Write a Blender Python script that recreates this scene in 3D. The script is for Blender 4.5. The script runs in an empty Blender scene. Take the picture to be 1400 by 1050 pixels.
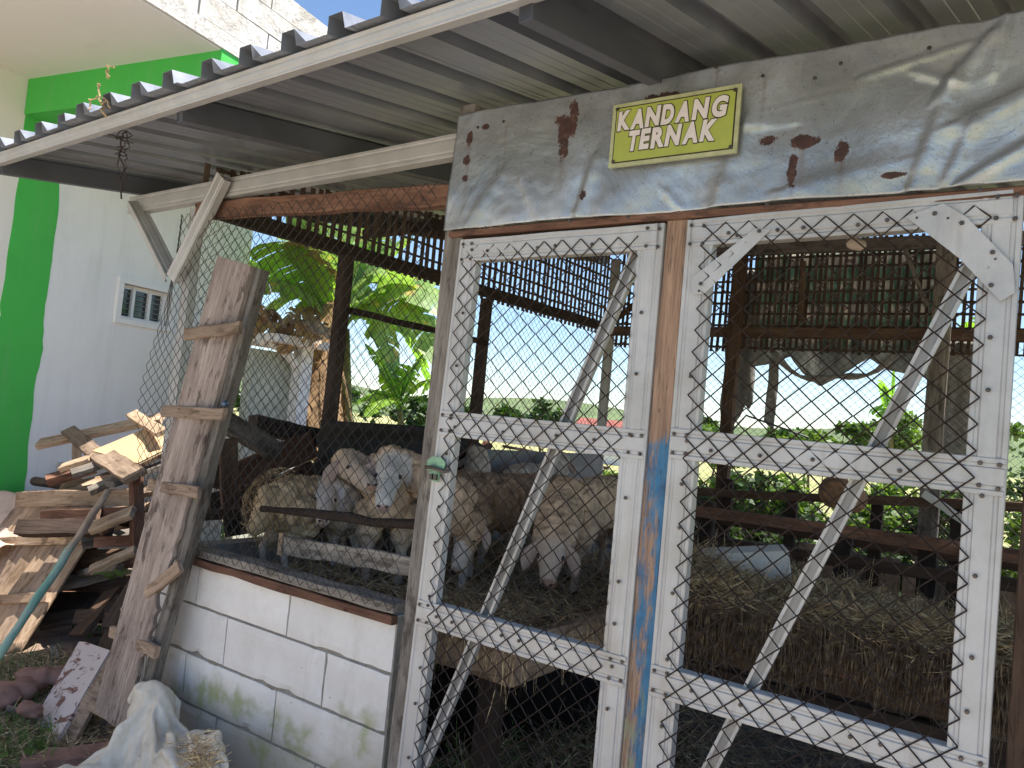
import bpy, bmesh, math, random
from mathutils import Vector, Matrix, noise
S = bpy.context.scene
rnd = random.Random(7)

# ------------------------------------------------------------------ camera, sky, sun, exposure
CAM = Vector((2.9453, -2.0543, 1.6))
RV = Vector((0.81731311, 0.56857402, 0.09339632))
UV_ = Vector((-0.0487491, -0.09327605, 0.99444613))
FV = Vector((-0.57412787, 0.81732684, 0.04851827))
FPX = 1084.294
cd = bpy.data.cameras.new('camera'); cam = bpy.data.objects.new('camera', cd); S.collection.objects.link(cam)
cam.matrix_world = Matrix(((RV.x, UV_.x, -FV.x, CAM.x), (RV.y, UV_.y, -FV.y, CAM.y), (RV.z, UV_.z, -FV.z, CAM.z), (0, 0, 0, 1)))
cd.sensor_fit = 'HORIZONTAL'; cd.sensor_width = 36; cd.lens = FPX / 1400 * 36
cd.clip_start = 0.05; cd.clip_end = 3000
S.camera = cam
SUN_DIR = Vector((0.34, 0.08, 0.90)).normalized()
W = bpy.data.worlds.new('World'); S.world = W; W.use_nodes = True
wn = W.node_tree; wn.nodes.clear()
sky = wn.nodes.new('ShaderNodeTexSky'); sky.sky_type = 'NISHITA'; sky.sun_disc = False
sky.sun_elevation = math.asin(SUN_DIR.z); sky.sun_rotation = math.atan2(SUN_DIR.x, SUN_DIR.y)
sky.air_density = 1.0; sky.dust_density = .1; sky.ozone_density = 3.5
bg = wn.nodes.new('ShaderNodeBackground'); bg.inputs[1].default_value = 0.095
wo = wn.nodes.new('ShaderNodeOutputWorld')
wn.links.new(sky.outputs[0], bg.inputs[0]); wn.links.new(bg.outputs[0], wo.inputs[0])
sd = bpy.data.lights.new('sun', 'SUN'); sd.energy = 5.0; sd.angle = math.radians(0.53); sd.color = (1, .94, .85)
sun = bpy.data.objects.new('sun', sd); S.collection.objects.link(sun)
sun.rotation_euler = SUN_DIR.to_track_quat('Z', 'Y').to_euler()
S.view_settings.view_transform = 'Standard'; S.view_settings.look = 'None'; S.view_settings.gamma = 1
S.view_settings.exposure = 1.2
S.render.resolution_x = 1024; S.render.resolution_y = 768
try:
    S.cycles.max_bounces = 8; S.cycles.diffuse_bounces = 5; S.cycles.transparent_max_bounces = 12
except Exception: pass

# ------------------------------------------------------------------ helpers
def ray(x, y): return FV + RV * ((x - 700) / FPX) - UV_ * ((y - 525) / FPX)
def on(ax, v, x, y):
    d = ray(x, y); return CAM + d * ((v - CAM[ax]) / d[ax])
def onY(v, x, y): return on(1, v, x, y)
def onX(v, x, y): return on(0, v, x, y)
def onZ(v, x, y): return on(2, v, x, y)
def deep(x, y, t): return CAM + ray(x, y) * t

WM = {}
def link(o, world=None, parent=None):
    S.collection.objects.link(o)
    world = world if world is not None else Matrix.Identity(4)
    WM[o.name] = world
    if parent is not None:
        o.parent = parent
        o.matrix_basis = WM[parent.name].inverted() @ world
    else:
        o.matrix_basis = world
    return o
def tag(o, label=None, cat=None, group=None, kind=None):
    if label: o['label'] = label
    if cat: o['category'] = cat
    if group: o['group'] = group
    if kind: o['kind'] = kind
    return o
def empty(name, loc, label, cat, group=None):
    o = bpy.data.objects.new(name, None); o.empty_display_size = .1
    link(o, Matrix.Translation(Vector(loc)))
    return tag(o, label, cat, group)
def frame(x, z, org):
    x = Vector(x).normalized(); z = Vector(z); y = z.cross(x).normalized(); z = x.cross(y).normalized()
    return Matrix(((x.x, y.x, z.x, org[0]), (x.y, y.y, z.y, org[1]), (x.z, y.z, z.z, org[2]), (0, 0, 0, 1)))

class MB:
    def __init__(s): s.v = []; s.f = []; s.sm = False
    def add(s, vs, fs):
        b = len(s.v); s.v += [tuple(v) for v in vs]; s.f += [tuple(i + b for i in f) for f in fs]
    def box(s, lo, hi):
        x0, y0, z0 = lo; x1, y1, z1 = hi
        s.add([(x0, y0, z0), (x1, y0, z0), (x1, y1, z0), (x0, y1, z0), (x0, y0, z1), (x1, y0, z1), (x1, y1, z1), (x0, y1, z1)],
              [(0, 3, 2, 1), (4, 5, 6, 7), (0, 1, 5, 4), (1, 2, 6, 5), (2, 3, 7, 6), (3, 0, 4, 7)])
    def loft(s, rings, cap=True):
        n = len(rings[0]); b = len(s.v)
        for r in rings: s.v += [tuple(p) for p in r]
        for k in range(len(rings) - 1):
            for i in range(n):
                j = (i + 1) % n
                s.f.append((b + k * n + i, b + k * n + j, b + (k + 1) * n + j, b + (k + 1) * n + i))
        if cap:
            s.f.append(tuple(b + i for i in reversed(range(n))))
            s.f.append(tuple(b + (len(rings) - 1) * n + i for i in range(n)))
    def tube(s, pts, r, n=6, cap=True, up=None):
        pts = [Vector(p) for p in pts]; rings = []
        if isinstance(r, (int, float)): r = [r] * len(pts)
        a = up
        for i, p in enumerate(pts):
            d = (pts[min(i + 1, len(pts) - 1)] - pts[max(i - 1, 0)])
            if d.length < 1e-9: d = Vector((0, 0, 1))
            d.normalize()
            if a is None: a = Vector((0, 0, 1)) if abs(d.z) < .9 else Vector((1, 0, 0))
            u = (Vector(a) - d * Vector(a).dot(d))
            if u.length < 1e-4: u = d.orthogonal()
            u.normalize(); w = d.cross(u); a = u
            rings.append([p + (u * math.cos(2 * math.pi * k / n) + w * math.sin(2 * math.pi * k / n)) * r[i] for k in range(n)])
        s.loft(rings, cap)
    def mesh(s, name):
        m = bpy.data.meshes.new(name); m.from_pydata(s.v, [], s.f); m.update()
        if s.sm: m.polygons.foreach_set('use_smooth', [True] * len(m.polygons))
        return m
    def build(s, name, mat, parent=None, world=None):
        m = s.mesh(name); m.materials.append(mat)
        return link(bpy.data.objects.new(name, m), world, parent)

def inst(name, mesh, world, parent=None, mat=None):
    return link(bpy.data.objects.new(name, mesh), world, parent)

def recenter(mb, org):
    mb.v = [(a - org[0], b - org[1], c - org[2]) for a, b, c in mb.v]; return Matrix.Translation(org)

def board(name, p0, p1, w, t, nrm, mat, parent=None, seg=7, jit=.003, ch=.003, bend=0, seed=None, taper=1.0, jag=0):
    """plank from p0 to p1: width w across, thickness t along nrm; local x runs along the grain"""
    p0 = Vector(p0); p1 = Vector(p1); L = (p1 - p0).length
    M = frame(p1 - p0, nrm, (p0 + p1) / 2)
    r = random.Random(seed if seed is not None else rnd.random()); mb = MB(); rings = []
    for k in range(seg + 1):
        f = k / seg; x = -L / 2 + L * f
        ww = w * (1 + (taper - 1) * f) / 2; j = lambda: r.uniform(-jit, jit)
        by = j(); bz = bend * math.sin(math.pi * f) + j() * .5; e0 = j(); e1 = j(); c = ch
        ring = []
        for (sy, sz) in ((-1, -1), (1, -1), (1, 1), (-1, 1)):
            yy = sy * ww + (e0 if sy > 0 else e1); zz = sz * t / 2
            a = (yy - sy * c, zz); b_ = (yy, zz - sz * c)
            ring += [a, b_] if (sy * sz > 0) == (sy > 0) and False else []
            pair = [a, b_] if sy * sz < 0 and sy > 0 or sy * sz > 0 and sy < 0 else [b_, a]
            ring += pair
        # enforce order round the section
        ring = []
        for (sy, sz, o) in ((-1, -1, 0), (1, -1, 1), (1, 1, 0), (-1, 1, 1)):
            yy = sy * ww + (e0 if sy > 0 else e1); zz = sz * t / 2
            a = (yy - sy * c, zz); b_ = (yy, zz - sz * c)
            ring += [b_, a] if o == 0 else [a, b_]
        jx = r.uniform(-jag, jag) if k in (0, seg) else 0
        rings.append([(x + jx + (r.uniform(-jag, jag) if k in (0, seg) else 0), by + a, bz + b) for a, b in ring])
    mb.loft(rings)
    return mb.build(name, mat, parent, M)

def profile_pts(pl, t):
    """closed outline of an open 2D polyline with thickness t"""
    n = len(pl); off = []
    for i in range(n):
        a = Vector(pl[max(i - 1, 0)]); b = Vector(pl[min(i + 1, n - 1)]); d = (b - a).normalized()
        off.append((pl[i][0] - d.y * t, pl[i][1] + d.x * t))
    return list(pl) + off[::-1]
def channel(name, p0, p1, web, dep, nrm, mat, parent=None, hat=True, seg=4, t=.0018):
    """cold formed C channel, web faces nrm, flanges run back from it"""
    p0 = Vector(p0); p1 = Vector(p1); L = (p1 - p0).length; M = frame(p1 - p0, nrm, (p0 + p1) / 2)
    h = web / 2; g = web * .17; l = min(.012, dep * .3)
    pl = [(-h + l, -dep), (-h, -dep), (-h, -.0015), (-h + .0015, 0)]
    if hat: pl += [(-h + g - .003, 0), (-h + g, -.0035), (-h + g + .006, -.0035), (-h + g + .009, 0), (h - g - .009, 0), (h - g - .006, -.0035), (h - g, -.0035), (h - g + .003, 0)]
    pl += [(h - .0015, 0), (h, -.0015), (h, -dep), (h - l, -dep)]
    pl = profile_pts(pl, -t); r = random.Random(rnd.random())
    mb = MB(); mb.loft([[(-L / 2 + L * k / seg, a + jy, b + jz) for a, b in pl] for k in range(seg + 1) for jy, jz in [(r.uniform(-.0012, .0012), r.uniform(-.001, .001))]])
    return mb.build(name, mat, parent, M)

# ------------------------------------------------------------------ materials
def new_mat(name):
    m = bpy.data.materials.new(name); m.use_nodes = True; nt = m.node_tree
    b = nt.nodes['Principled BSDF']; return m, nt, b
def N(nt, typ, **kw):
    n = nt.nodes.new(typ)
    for k, v in kw.items():
        if k in n.inputs: n.inputs[k].default_value = v
        else: setattr(n, k, v)
    return n
def ramp(nt, src, stops, interp='LINEAR'):
    r = nt.nodes.new('ShaderNodeValToRGB'); r.color_ramp.interpolation = interp
    e = r.color_ramp.elements
    while len(e) < len(stops): e.new(.5)
    for el, (p, c) in zip(e, stops): el.position = p; el.color = (*c, 1) if len(c) == 3 else c
    nt.links.new(src, r.inputs[0]); return r.outputs[0]
def g(v): return (v, v, v)
def coords(nt, kind='Object', scale=(1, 1, 1), rot=(0, 0, 0), rand=False):
    tc = nt.nodes.new('ShaderNodeTexCoord'); mp = nt.nodes.new('ShaderNodeMapping')
    mp.inputs['Scale'].default_value = scale; mp.inputs['Rotation'].default_value = rot
    nt.links.new(tc.outputs[kind], mp.inputs[0])
    if rand:
        oi = nt.nodes.new('ShaderNodeObjectInfo'); cx = nt.nodes.new('ShaderNodeMath'); cx.operation = 'MULTIPLY'; cx.inputs[1].default_value = 37
        nt.links.new(oi.outputs['Random'], cx.inputs[0]); cb = nt.nodes.new('ShaderNodeCombineXYZ')
        nt.links.new(cx.outputs[0], cb.inputs[0]); nt.links.new(cx.outputs[0], cb.inputs[2]); nt.links.new(cb.outputs[0], mp.inputs['Location'])
    return mp.outputs[0]
def geo(nt, scale=(1, 1, 1)):
    gm = nt.nodes.new('ShaderNodeNewGeometry'); mp = nt.nodes.new('ShaderNodeMapping'); mp.inputs['Scale'].default_value = scale
    nt.links.new(gm.outputs['Position'], mp.inputs[0]); return mp.outputs[0]
def noise_(nt, vec, scale, detail=5, rough=.6, dist=0):
    n = N(nt, 'ShaderNodeTexNoise', Scale=scale, Detail=detail, Roughness=rough, Distortion=dist)
    nt.links.new(vec, n.inputs['Vector']); return n.outputs[0]
def mix(nt, fac, a, b, mode='MIX'):
    n = nt.nodes.new('ShaderNodeMix'); n.data_type = 'RGBA'; n.blend_type = mode
    for s, v in ((0, fac), (6, a), (7, b)):
        if isinstance(v, (int, float)): n.inputs[s].default_value = v
        elif isinstance(v, tuple): n.inputs[s].default_value = (*v, 1)
        else: nt.links.new(v, n.inputs[s])
    return n.outputs[2]
def bump(nt, b, h, strength=.3, dist=.01):
    n = N(nt, 'ShaderNodeBump', Strength=strength, Distance=dist); nt.links.new(h, n.inputs['Height']); nt.links.new(n.outputs[0], b.inputs['Normal'])
def mth(nt, op, a, b=None):
    n = nt.nodes.new('ShaderNodeMath'); n.operation = op
    for i, v in enumerate((a, b)):
        if v is None: continue
        if isinstance(v, (int, float)): n.inputs[i].default_value = v
        else: nt.links.new(v, n.inputs[i])
    return n.outputs[0]
def sep(nt, vec, i):
    s = nt.nodes.new('ShaderNodeSeparateXYZ'); nt.links.new(vec, s.inputs[0]); return s.outputs[i]

def wood(name, dark, light, rough=.85, grain=1.0, stain=None, var=.35, crack=True):
    m, nt, b = new_mat(name)
    v = coords(nt, 'Object', (3.5 * grain, 45 * grain, 45 * grain), rand=True)
    n1 = noise_(nt, v, 1.6, 8, .65, .6)
    v2 = coords(nt, 'Object', (2, 9, 9), rand=True); n2 = noise_(nt, v2, 1.5, 5, .6)
    c = ramp(nt, n1, [(.28, dark), (.72, light)])
    c = mix(nt, ramp(nt, n2, [(.35, g(.0)), (.7, g(.75))]), c, tuple(x * .55 for x in dark))
    if stain:
        n3 = noise_(nt, coords(nt, 'Object', (3, 10, 10), rand=True), 2.2, 6, .7)
        c = mix(nt, ramp(nt, n3, [(.53, g(0)), (.62, g(.85))]), c, stain)
    oi = nt.nodes.new('ShaderNodeObjectInfo')
    c = mix(nt, 1.0, c, ramp(nt, oi.outputs['Random'], [(0, g(1 - var)), (1, g(1 + var * .6))]), 'MULTIPLY')
    if crack:
        vc = coords(nt, 'Object', (1.2, 30, 30), rand=True)
        nc = noise_(nt, vc, 2.3, 3, .5, .2)
        ck = ramp(nt, nc, [(.485, g(0)), (.5, g(1)), (.515, g(0))])
        kn = noise_(nt, coords(nt, 'Object', (14, 40, 40), rand=True), 1.3, 2, .5)
        c = mix(nt, mth(nt, 'MULTIPLY', ck, .6), c, tuple(x * .25 for x in dark))
        c = mix(nt, ramp(nt, kn, [(.70, g(0)), (.76, g(.8))]), c, tuple(x * .25 for x in dark))
    nt.links.new(c, b.inputs['Base Color']); b.inputs['Roughness'].default_value = rough
    b.inputs['Specular IOR Level'].default_value = .2
    bump(nt, b, n1, .6, .004)
    return m
def steel(name, col, metal=.35, rough=.42, speck=.5, rust=0.0, dirt=.4, bmp=.25):
    m, nt, b = new_mat(name)
    v = geo(nt)
    n1 = noise_(nt, v, 9, 6, .65); n2 = noise_(nt, v, 260, 2, .6); n3 = noise_(nt, v, 2.2, 5, .6, .5)
    c = ramp(nt, n1, [(.3, tuple(x * (1 - .25 * dirt) for x in col)), (.7, tuple(min(1, x * 1.06) for x in col))])
    c = mix(nt, ramp(nt, n2, [(.6, g(0)), (.68, g(speck))]), c, tuple(x * .45 for x in col))
    c = mix(nt, ramp(nt, n3, [(.5, g(0)), (.72, g(dirt))]), c, tuple(x * y for x, y in zip(col, (.62, .58, .52))))
    if rust:
        n4 = noise_(nt, v, 14, 6, .7)
        c = mix(nt, ramp(nt, n4, [(.66 - rust * .1, g(0)), (.7 - rust * .1, g(.9))]), c, (.13, .05, .025))
    nt.links.new(c, b.inputs['Base Color']); b.inputs['Metallic'].default_value = metal
    nt.links.new(ramp(nt, n1, [(.3, g(rough - .1)), (.75, g(rough + .15))]), b.inputs['Roughness'])
    if name == 'door_steel':
        st_ = noise_(nt, geo(nt, (25, 25, 2.2)), 1.0, 5, .65)
        cc_ = mix(nt, ramp(nt, st_, [(.52, g(0)), (.75, g(.55))]), b.inputs['Base Color'].links[0].from_socket, (.30, .27, .24)); nt.links.new(cc_, b.inputs['Base Color'])
    bump(nt, b, n1, bmp, .004)
    return m
def plain(name, col, rough=.8, metal=0, var=.2, scale=12, bs=.3, spec=.3):
    m, nt, b = new_mat(name); v = geo(nt); n = noise_(nt, v, scale, 6, .65)
    nt.links.new(ramp(nt, n, [(.3, tuple(x * (1 - var) for x in col)), (.7, tuple(min(1, x * (1 + var * .5)) for x in col))]), b.inputs['Base Color'])
    b.inputs['Roughness'].default_value = rough; b.inputs['Metallic'].default_value = metal; b.inputs['Specular IOR Level'].default_value = spec
    if bs: bump(nt, b, n, bs, .006)
    return m
def leafmat(name, a, b_, dry=None, trans=.35):
    m, nt, b = new_mat(name)
    v = geo(nt); n = noise_(nt, v, 3, 4, .6); n2 = noise_(nt, v, 25, 3, .6)
    c = ramp(nt, n, [(.3, a), (.7, b_)])
    oi = nt.nodes.new('ShaderNodeObjectInfo')
    c = mix(nt, ramp(nt, n2, [(.35, g(0)), (.75, g(.5))]), c, tuple(x * .6 for x in a))
    if dry: c = mix(nt, ramp(nt, noise_(nt, v, 5, 4, .7), [(.58, g(0)), (.66, g(1))]), c, dry)
    nt.links.new(c, b.inputs['Base Color']); b.inputs['Roughness'].default_value = .45
    tr = nt.nodes.new('ShaderNodeBsdfTranslucent'); 
    tc_ = mix(nt, 1.0, c, (1.6, 1.7, .7), 'MULTIPLY'); nt.links.new(tc_, tr.inputs[0])
    ms = nt.nodes.new('ShaderNodeMixShader'); ms.inputs[0].default_value = trans
    out = nt.nodes['Material Output']
    nt.links.new(b.outputs[0], ms.inputs[1]); nt.links.new(tr.outputs[0], ms.inputs[2]); nt.links.new(ms.outputs[0], out.inputs[0])
    return m

M_frame = steel('door_steel', (.48, .475, .475), .2, .45, .18, 0, .7)
M_beam = steel('beam_steel', (.46, .45, .44), .25, .45, .25, 0, .5)
M_roof = steel('roof_steel', (.27, .285, .32), .6, .40, .12, 0, .3, .06)
M_darkst = steel('rafter_steel', (.10, .105, .125), .3, .5, .2, 0, .4)
M_wire = plain('rusty_wire', (.05, .034, .028), .7, .2, .5, 60, 0)
M_wire2 = plain('galvanised_wire', (.06, .055, .05), .6, .3, .4, 60, 0)
M_screw = plain('screw_head', (.12, .10, .09), .4, .7, .5, 60, 0)
M_wplank = wood('weathered_plank', (.31, .235, .20), (.62, .52, .46), stain=(.10, .07, .06))
M_wcleat = wood('pale_batten', (.30, .21, .15), (.50, .38, .29), stain=(.13, .09, .06))
M_wgrey = wood('grey_weathered_wood', (.18, .155, .135), (.42, .38, .335), stain=(.08, .065, .055))
M_wbrown = wood('brown_wood', (.085, .05, .035), (.20, .13, .09))
M_wdark = wood('dark_wood', (.035, .024, .02), (.10, .072, .058))
M_wred = wood('red_brown_wood', (.16, .075, .05), (.34, .19, .13), stain=(.09, .05, .04))
M_wpale = wood('sawn_pale_wood', (.38, .26, .17), (.66, .50, .36), stain=(.2, .13, .08), var=.25)
M_bamboo = wood('bamboo_slat', (.075, .052, .040), (.19, .14, .11), crack=False)
M_ply = plain('plywood', (.55, .38, .22), .7, 0, .12, 5, .1)

def mat_paint_post():
    m, nt, b = new_mat('blue_worn_post')
    v = coords(nt, 'Object', (3.5, 45, 45)); n1 = noise_(nt, v, 1.5, 8, .65, .6)
    base = ramp(nt, n1, [(.3, (.17, .10, .065)), (.7, (.42, .27, .18))])
    p = geo(nt); z = sep(nt, p, 2); x = sep(nt, p, 0)
    # worn blue paint between 0.45 m and 1.6 m, thicker on the right half of the face
    nz = noise_(nt, geo(nt, (30, 30, 5)), 1.0, 7, .75)
    up = ramp(nt, z, [(0.0, g(0)), (.1, g(0))])
    zz = mth(nt, 'DIVIDE', z, 2.4)
    band = ramp(nt, zz, [(.20, g(0)), (.36, g(.58)), (.50, g(.56)), (.655, g(.64)), (.69, g(0))])
    side = mth(nt, 'MULTIPLY', mth(nt, 'SUBTRACT', x, 2.036), 6.5)
    f = mth(nt, 'ADD', mth(nt, 'ADD', band, side), mth(nt, 'MULTIPLY', mth(nt, 'SUBTRACT', nz, .5), 2.2))
    f = ramp(nt, f, [(.46, g(0)), (.54, g(.6)), (.68, g(1))])
    f = mth(nt, 'MULTIPLY', f, ramp(nt, zz, [(.19, g(0)), (.22, g(1)), (.67, g(1)), (.69, g(0))]))
    blue = ramp(nt, noise_(nt, p, 18, 4, .6), [(.3, (.03, .09, .17)), (.5, (.035, .15, .28)), (.75, (.07, .20, .32))])
    c = mix(nt, f, base, blue)
    gr = mth(nt, 'MULTIPLY', ramp(nt, zz, [(.17, g(1)), (.26, g(0))]), ramp(nt, nz, [(.4, g(.2)), (.6, g(1))]))
    c = mix(nt, gr, c, (.24, .21, .19))
    gr2 = mth(nt, 'MULTIPLY', ramp(nt, zz, [(.2, g(0)), (.3, g(1)), (.42, g(1)), (.48, g(0))]), ramp(nt, noise_(nt, geo(nt, (20, 20, 5)), 1.1, 6, .7), [(.54, g(0)), (.62, g(.8))]))
    c = mix(nt, gr2, c, (.20, .26, .17))
    nc = noise_(nt, coords(nt, 'Object', (1.2, 30, 30)), 2.3, 3, .5, .2)
    c = mix(nt, ramp(nt, nc, [(.485, g(0)), (.5, g(.8)), (.515, g(0))]), c, (.05, .03, .02))
    nt.links.new(c, b.inputs['Base Color']); b.inputs['Roughness'].default_value = .75; bump(nt, b, n1, .5, .004)
    return m
M_post = mat_paint_post()

def mat_fascia():
    m, nt, b = new_mat('dented_galvanised_sheet')
    p = geo(nt)
    n1 = noise_(nt, p, 2.6, 6, .6, .8); n2 = noise_(nt, p, 30, 5, .7); n3 = noise_(nt, geo(nt, (3, 3, 14)), 3, 5, .6)
    c = ramp(nt, n1, [(.3, (.23, .245, .25)), (.5, (.34, .355, .37)), (.72, (.47, .51, .56))])
    c = mix(nt, ramp(nt, n2, [(.52, g(0)), (.75, g(.55))]), c, (.25, .24, .22))
    c = mix(nt, ramp(nt, n3, [(.5, g(0)), (.75, g(.4))]), c, (.36, .35, .31))
    c = mix(nt, ramp(nt, noise_(nt, p, 220, 2, .6), [(.6, g(0)), (.68, g(.5))]), c, (.14, .12, .10))
    x = sep(nt, p, 0); z = sep(nt, p, 2)
    tot = None
    nn = noise_(nt, p, 17, 7, .8)
    for (px, py, rx, rz) in ((772, 162, .032, .018), (768, 182, .018, .062), (782, 160, .016, .04), (905, 132, .035, .012), (1048, 190, .022, .010), (1095, 193, .028, .014), (1083, 230, .011, .038), (1150, 205, .012, .028), (797, 268, .012, .014), (640, 190, .01, .022), (636, 217, .012, .014), (634, 243, .014, .01), (1222, 238, .02, .006), (662, 172, .012, .008)):
        q = onY(-.07, px, py); rx *= 1.2; rz *= 1.2
        a = mth(nt, 'POWER', mth(nt, 'DIVIDE', mth(nt, 'SUBTRACT', x, q.x), rx), 2.0)
        d = mth(nt, 'POWER', mth(nt, 'DIVIDE', mth(nt, 'SUBTRACT', z, q.z), rz), 2.0)
        e = mth(nt, 'ADD', mth(nt, 'ADD', a, d), mth(nt, 'MULTIPLY', mth(nt, 'SUBTRACT', nn, .5), 8.0))
        tot = e if tot is None else mth(nt, 'MINIMUM', tot, e)
    run = None
    for (px, py, rx, L_) in ((768, 205, .018, .16), (905, 140, .03, .10), (1083, 250, .012, .09), (1095, 200, .022, .14), (640, 200, .012, .3), (1044, 110, .008, .2), (690, 170, .008, .2), (1150, 215, .012, .12), (980, 95, .006, .25)):
        q = onY(-.07, px, py)
        a = mth(nt, 'ABSOLUTE', mth(nt, 'DIVIDE', mth(nt, 'SUBTRACT', x, q.x), rx)); d = mth(nt, 'DIVIDE', mth(nt, 'SUBTRACT', q.z, z), L_)
        e = mth(nt, 'MULTIPLY', mth(nt, 'MAXIMUM', mth(nt, 'SUBTRACT', 1, a), 0), mth(nt, 'MULTIPLY', mth(nt, 'MAXIMUM', mth(nt, 'SUBTRACT', 1, d), 0), mth(nt, 'GREATER_THAN', d, 0)))
        run = e if run is None else mth(nt, 'MAXIMUM', run, e)
    c = mix(nt, mth(nt, 'MULTIPLY', run, ramp(nt, noise_(nt, geo(nt, (60, 60, 6)), 1, 4, .6), [(.3, g(.15)), (.7, g(.75))])), c, (.20, .125, .085))
    rf = ramp(nt, tot, [(.85, g(1)), (1.0, g(.92)), (1.2, g(.35)), (1.8, g(0))])
    c = mix(nt, rf, c, ramp(nt, n2, [(.35, (.03, .016, .015)), (.55, (.065, .03, .026)), (.7, (.12, .065, .045))]))
    nt.links.new(c, b.inputs['Base Color'])
    nt.links.new(mth(nt, 'MULTIPLY', mth(nt, 'SUBTRACT', 1, rf), .6), b.inputs['Metallic'])
    r = ramp(nt, n2, [(.3, g(.24)), (.7, g(.44))]); nt.links.new(mix(nt, rf, r, g(.9)), b.inputs['Roughness'])
    bump(nt, b, n1, .5, .02)
    return m
M_fascia = mat_fascia()

def mat_block():
    m, nt, b = new_mat('aerated_concrete_block')
    p = geo(nt); z = sep(nt, p, 2)
    n1 = noise_(nt, p, 5, 6, .65); n2 = noise_(nt, p, 60, 4, .6)
    c = ramp(nt, n1, [(.3, (.69, .66, .63)), (.7, (.82, .80, .78))])
    oi = nt.nodes.new('ShaderNodeObjectInfo')
    c = mix(nt, 1.0, c, ramp(nt, oi.outputs['Random'], [(0, g(.9)), (1, g(1.0))]), 'MULTIPLY')
    c = mix(nt, ramp(nt, noise_(nt, p, 1.7, 7, .75, .8), [(.45, g(0)), (.7, g(.45))]), c, (.55, .51, .46))
    # pits, damp foot, moss
    c = mix(nt, ramp(nt, n2, [(.68, g(0)), (.73, g(.8))]), c, (.2, .18, .16))
    dm = mth(nt, 'SUBTRACT', mth(nt, 'ADD', .52, mth(nt, 'MULTIPLY', mth(nt, 'SUBTRACT', noise_(nt, p, 3.2, 5, .6), .5), .8)), z)
    c = mix(nt, ramp(nt, dm, [(0.0, g(0)), (.2, g(.75))]), c, (.40, .36, .29))
    ms = mth(nt, 'MULTIPLY', ramp(nt, dm, [(.02, g(0)), (.12, g(1))]), ramp(nt, noise_(nt, p, 6.5, 5, .7), [(.5, g(0)), (.62, g(.8))]))
    c = mix(nt, ms, c, (.33, .36, .17))
    c = mix(nt, ramp(nt, noise_(nt, geo(nt, (6, 6, 1.2)), 1.5, 5, .6), [(.58, g(0)), (.72, g(.35))]), c, (.42, .38, .32))
    nt.links.new(c, b.inputs['Base Color']); b.inputs['Roughness'].default_value = .95; b.inputs['Specular IOR Level'].default_value = .1
    bump(nt, b, n2, .35, .004)
    return m
M_block = mat_block()
M_mortar = plain('mortar', (.27, .245, .21), .95, 0, .3, 30)

def mat_wall(name, base, blotch, amt=.5):
    m, nt, b = new_mat(name); p = geo(nt)
    c = ramp(nt, noise_(nt, p, 1.2, 5, .6), [(.3, tuple(x * .93 for x in base)), (.7, base)])
    c = mix(nt, ramp(nt, noise_(nt, p, 3, 6, .65, .6), [(.55, g(0)), (.75, g(amt))]), c, blotch)
    nt.links.new(c, b.inputs['Base Color']); b.inputs['Roughness'].default_value = .85
    bump(nt, b, noise_(nt, p, 40, 4, .6), .15, .004); return m
def chips(m, amt=.70, col=(.72, .72, .70), col2=(.6, .6, .54)):
    nt = m.node_tree; b = nt.nodes['Principled BSDF']; l = b.inputs['Base Color'].links[0].from_socket; p = geo(nt)
    c = mix(nt, ramp(nt, noise_(nt, p, 7, 7, .75), [(amt, g(0)), (amt + .015, g(1))]), l, col)
    c = mix(nt, ramp(nt, noise_(nt, geo(nt, (7, 7, .8)), 1.3, 6, .65), [(.5, g(0)), (.8, g(.20))]), c, tuple(x * .5 for x in col2))
    nt.links.new(c, b.inputs['Base Color']); return m
M_white = chips(mat_wall('white_limewash', (.88, .87, .87), (.76, .75, .74), .35), .80, (.45, .43, .40))
M_soffit = mat_wall('soffit_plaster', (.80, .76, .71), (.66, .62, .58), .5)
M_green = chips(mat_wall('green_paint', (.07, .50, .085), (.05, .40, .065), .6))
M_beige = mat_wall('beige_wall', (.84, .79, .75), (.72, .67, .62), .4)
def mat_rough_conc():
    m, nt, b = new_mat('rough_unplastered_blockwork'); p = geo(nt)
    n1 = noise_(nt, p, 3.5, 7, .7, .4); n2 = noise_(nt, p, 14, 7, .75)
    c = ramp(nt, n1, [(.3, (.42, .37, .32)), (.5, (.66, .62, .57)), (.7, (.78, .75, .72))])
    c = mix(nt, ramp(nt, n2, [(.56, g(0)), (.66, g(.8))]), c, (.30, .26, .22))
    nt.links.new(c, b.inputs['Base Color']); b.inputs['Roughness'].default_value = .95; bump(nt, b, n2, .9, .03); return m
M_conc = mat_rough_conc()
M_greyconc = plain('grey_concrete', (.27, .26, .25), .9, 0, .3, 6)

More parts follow.
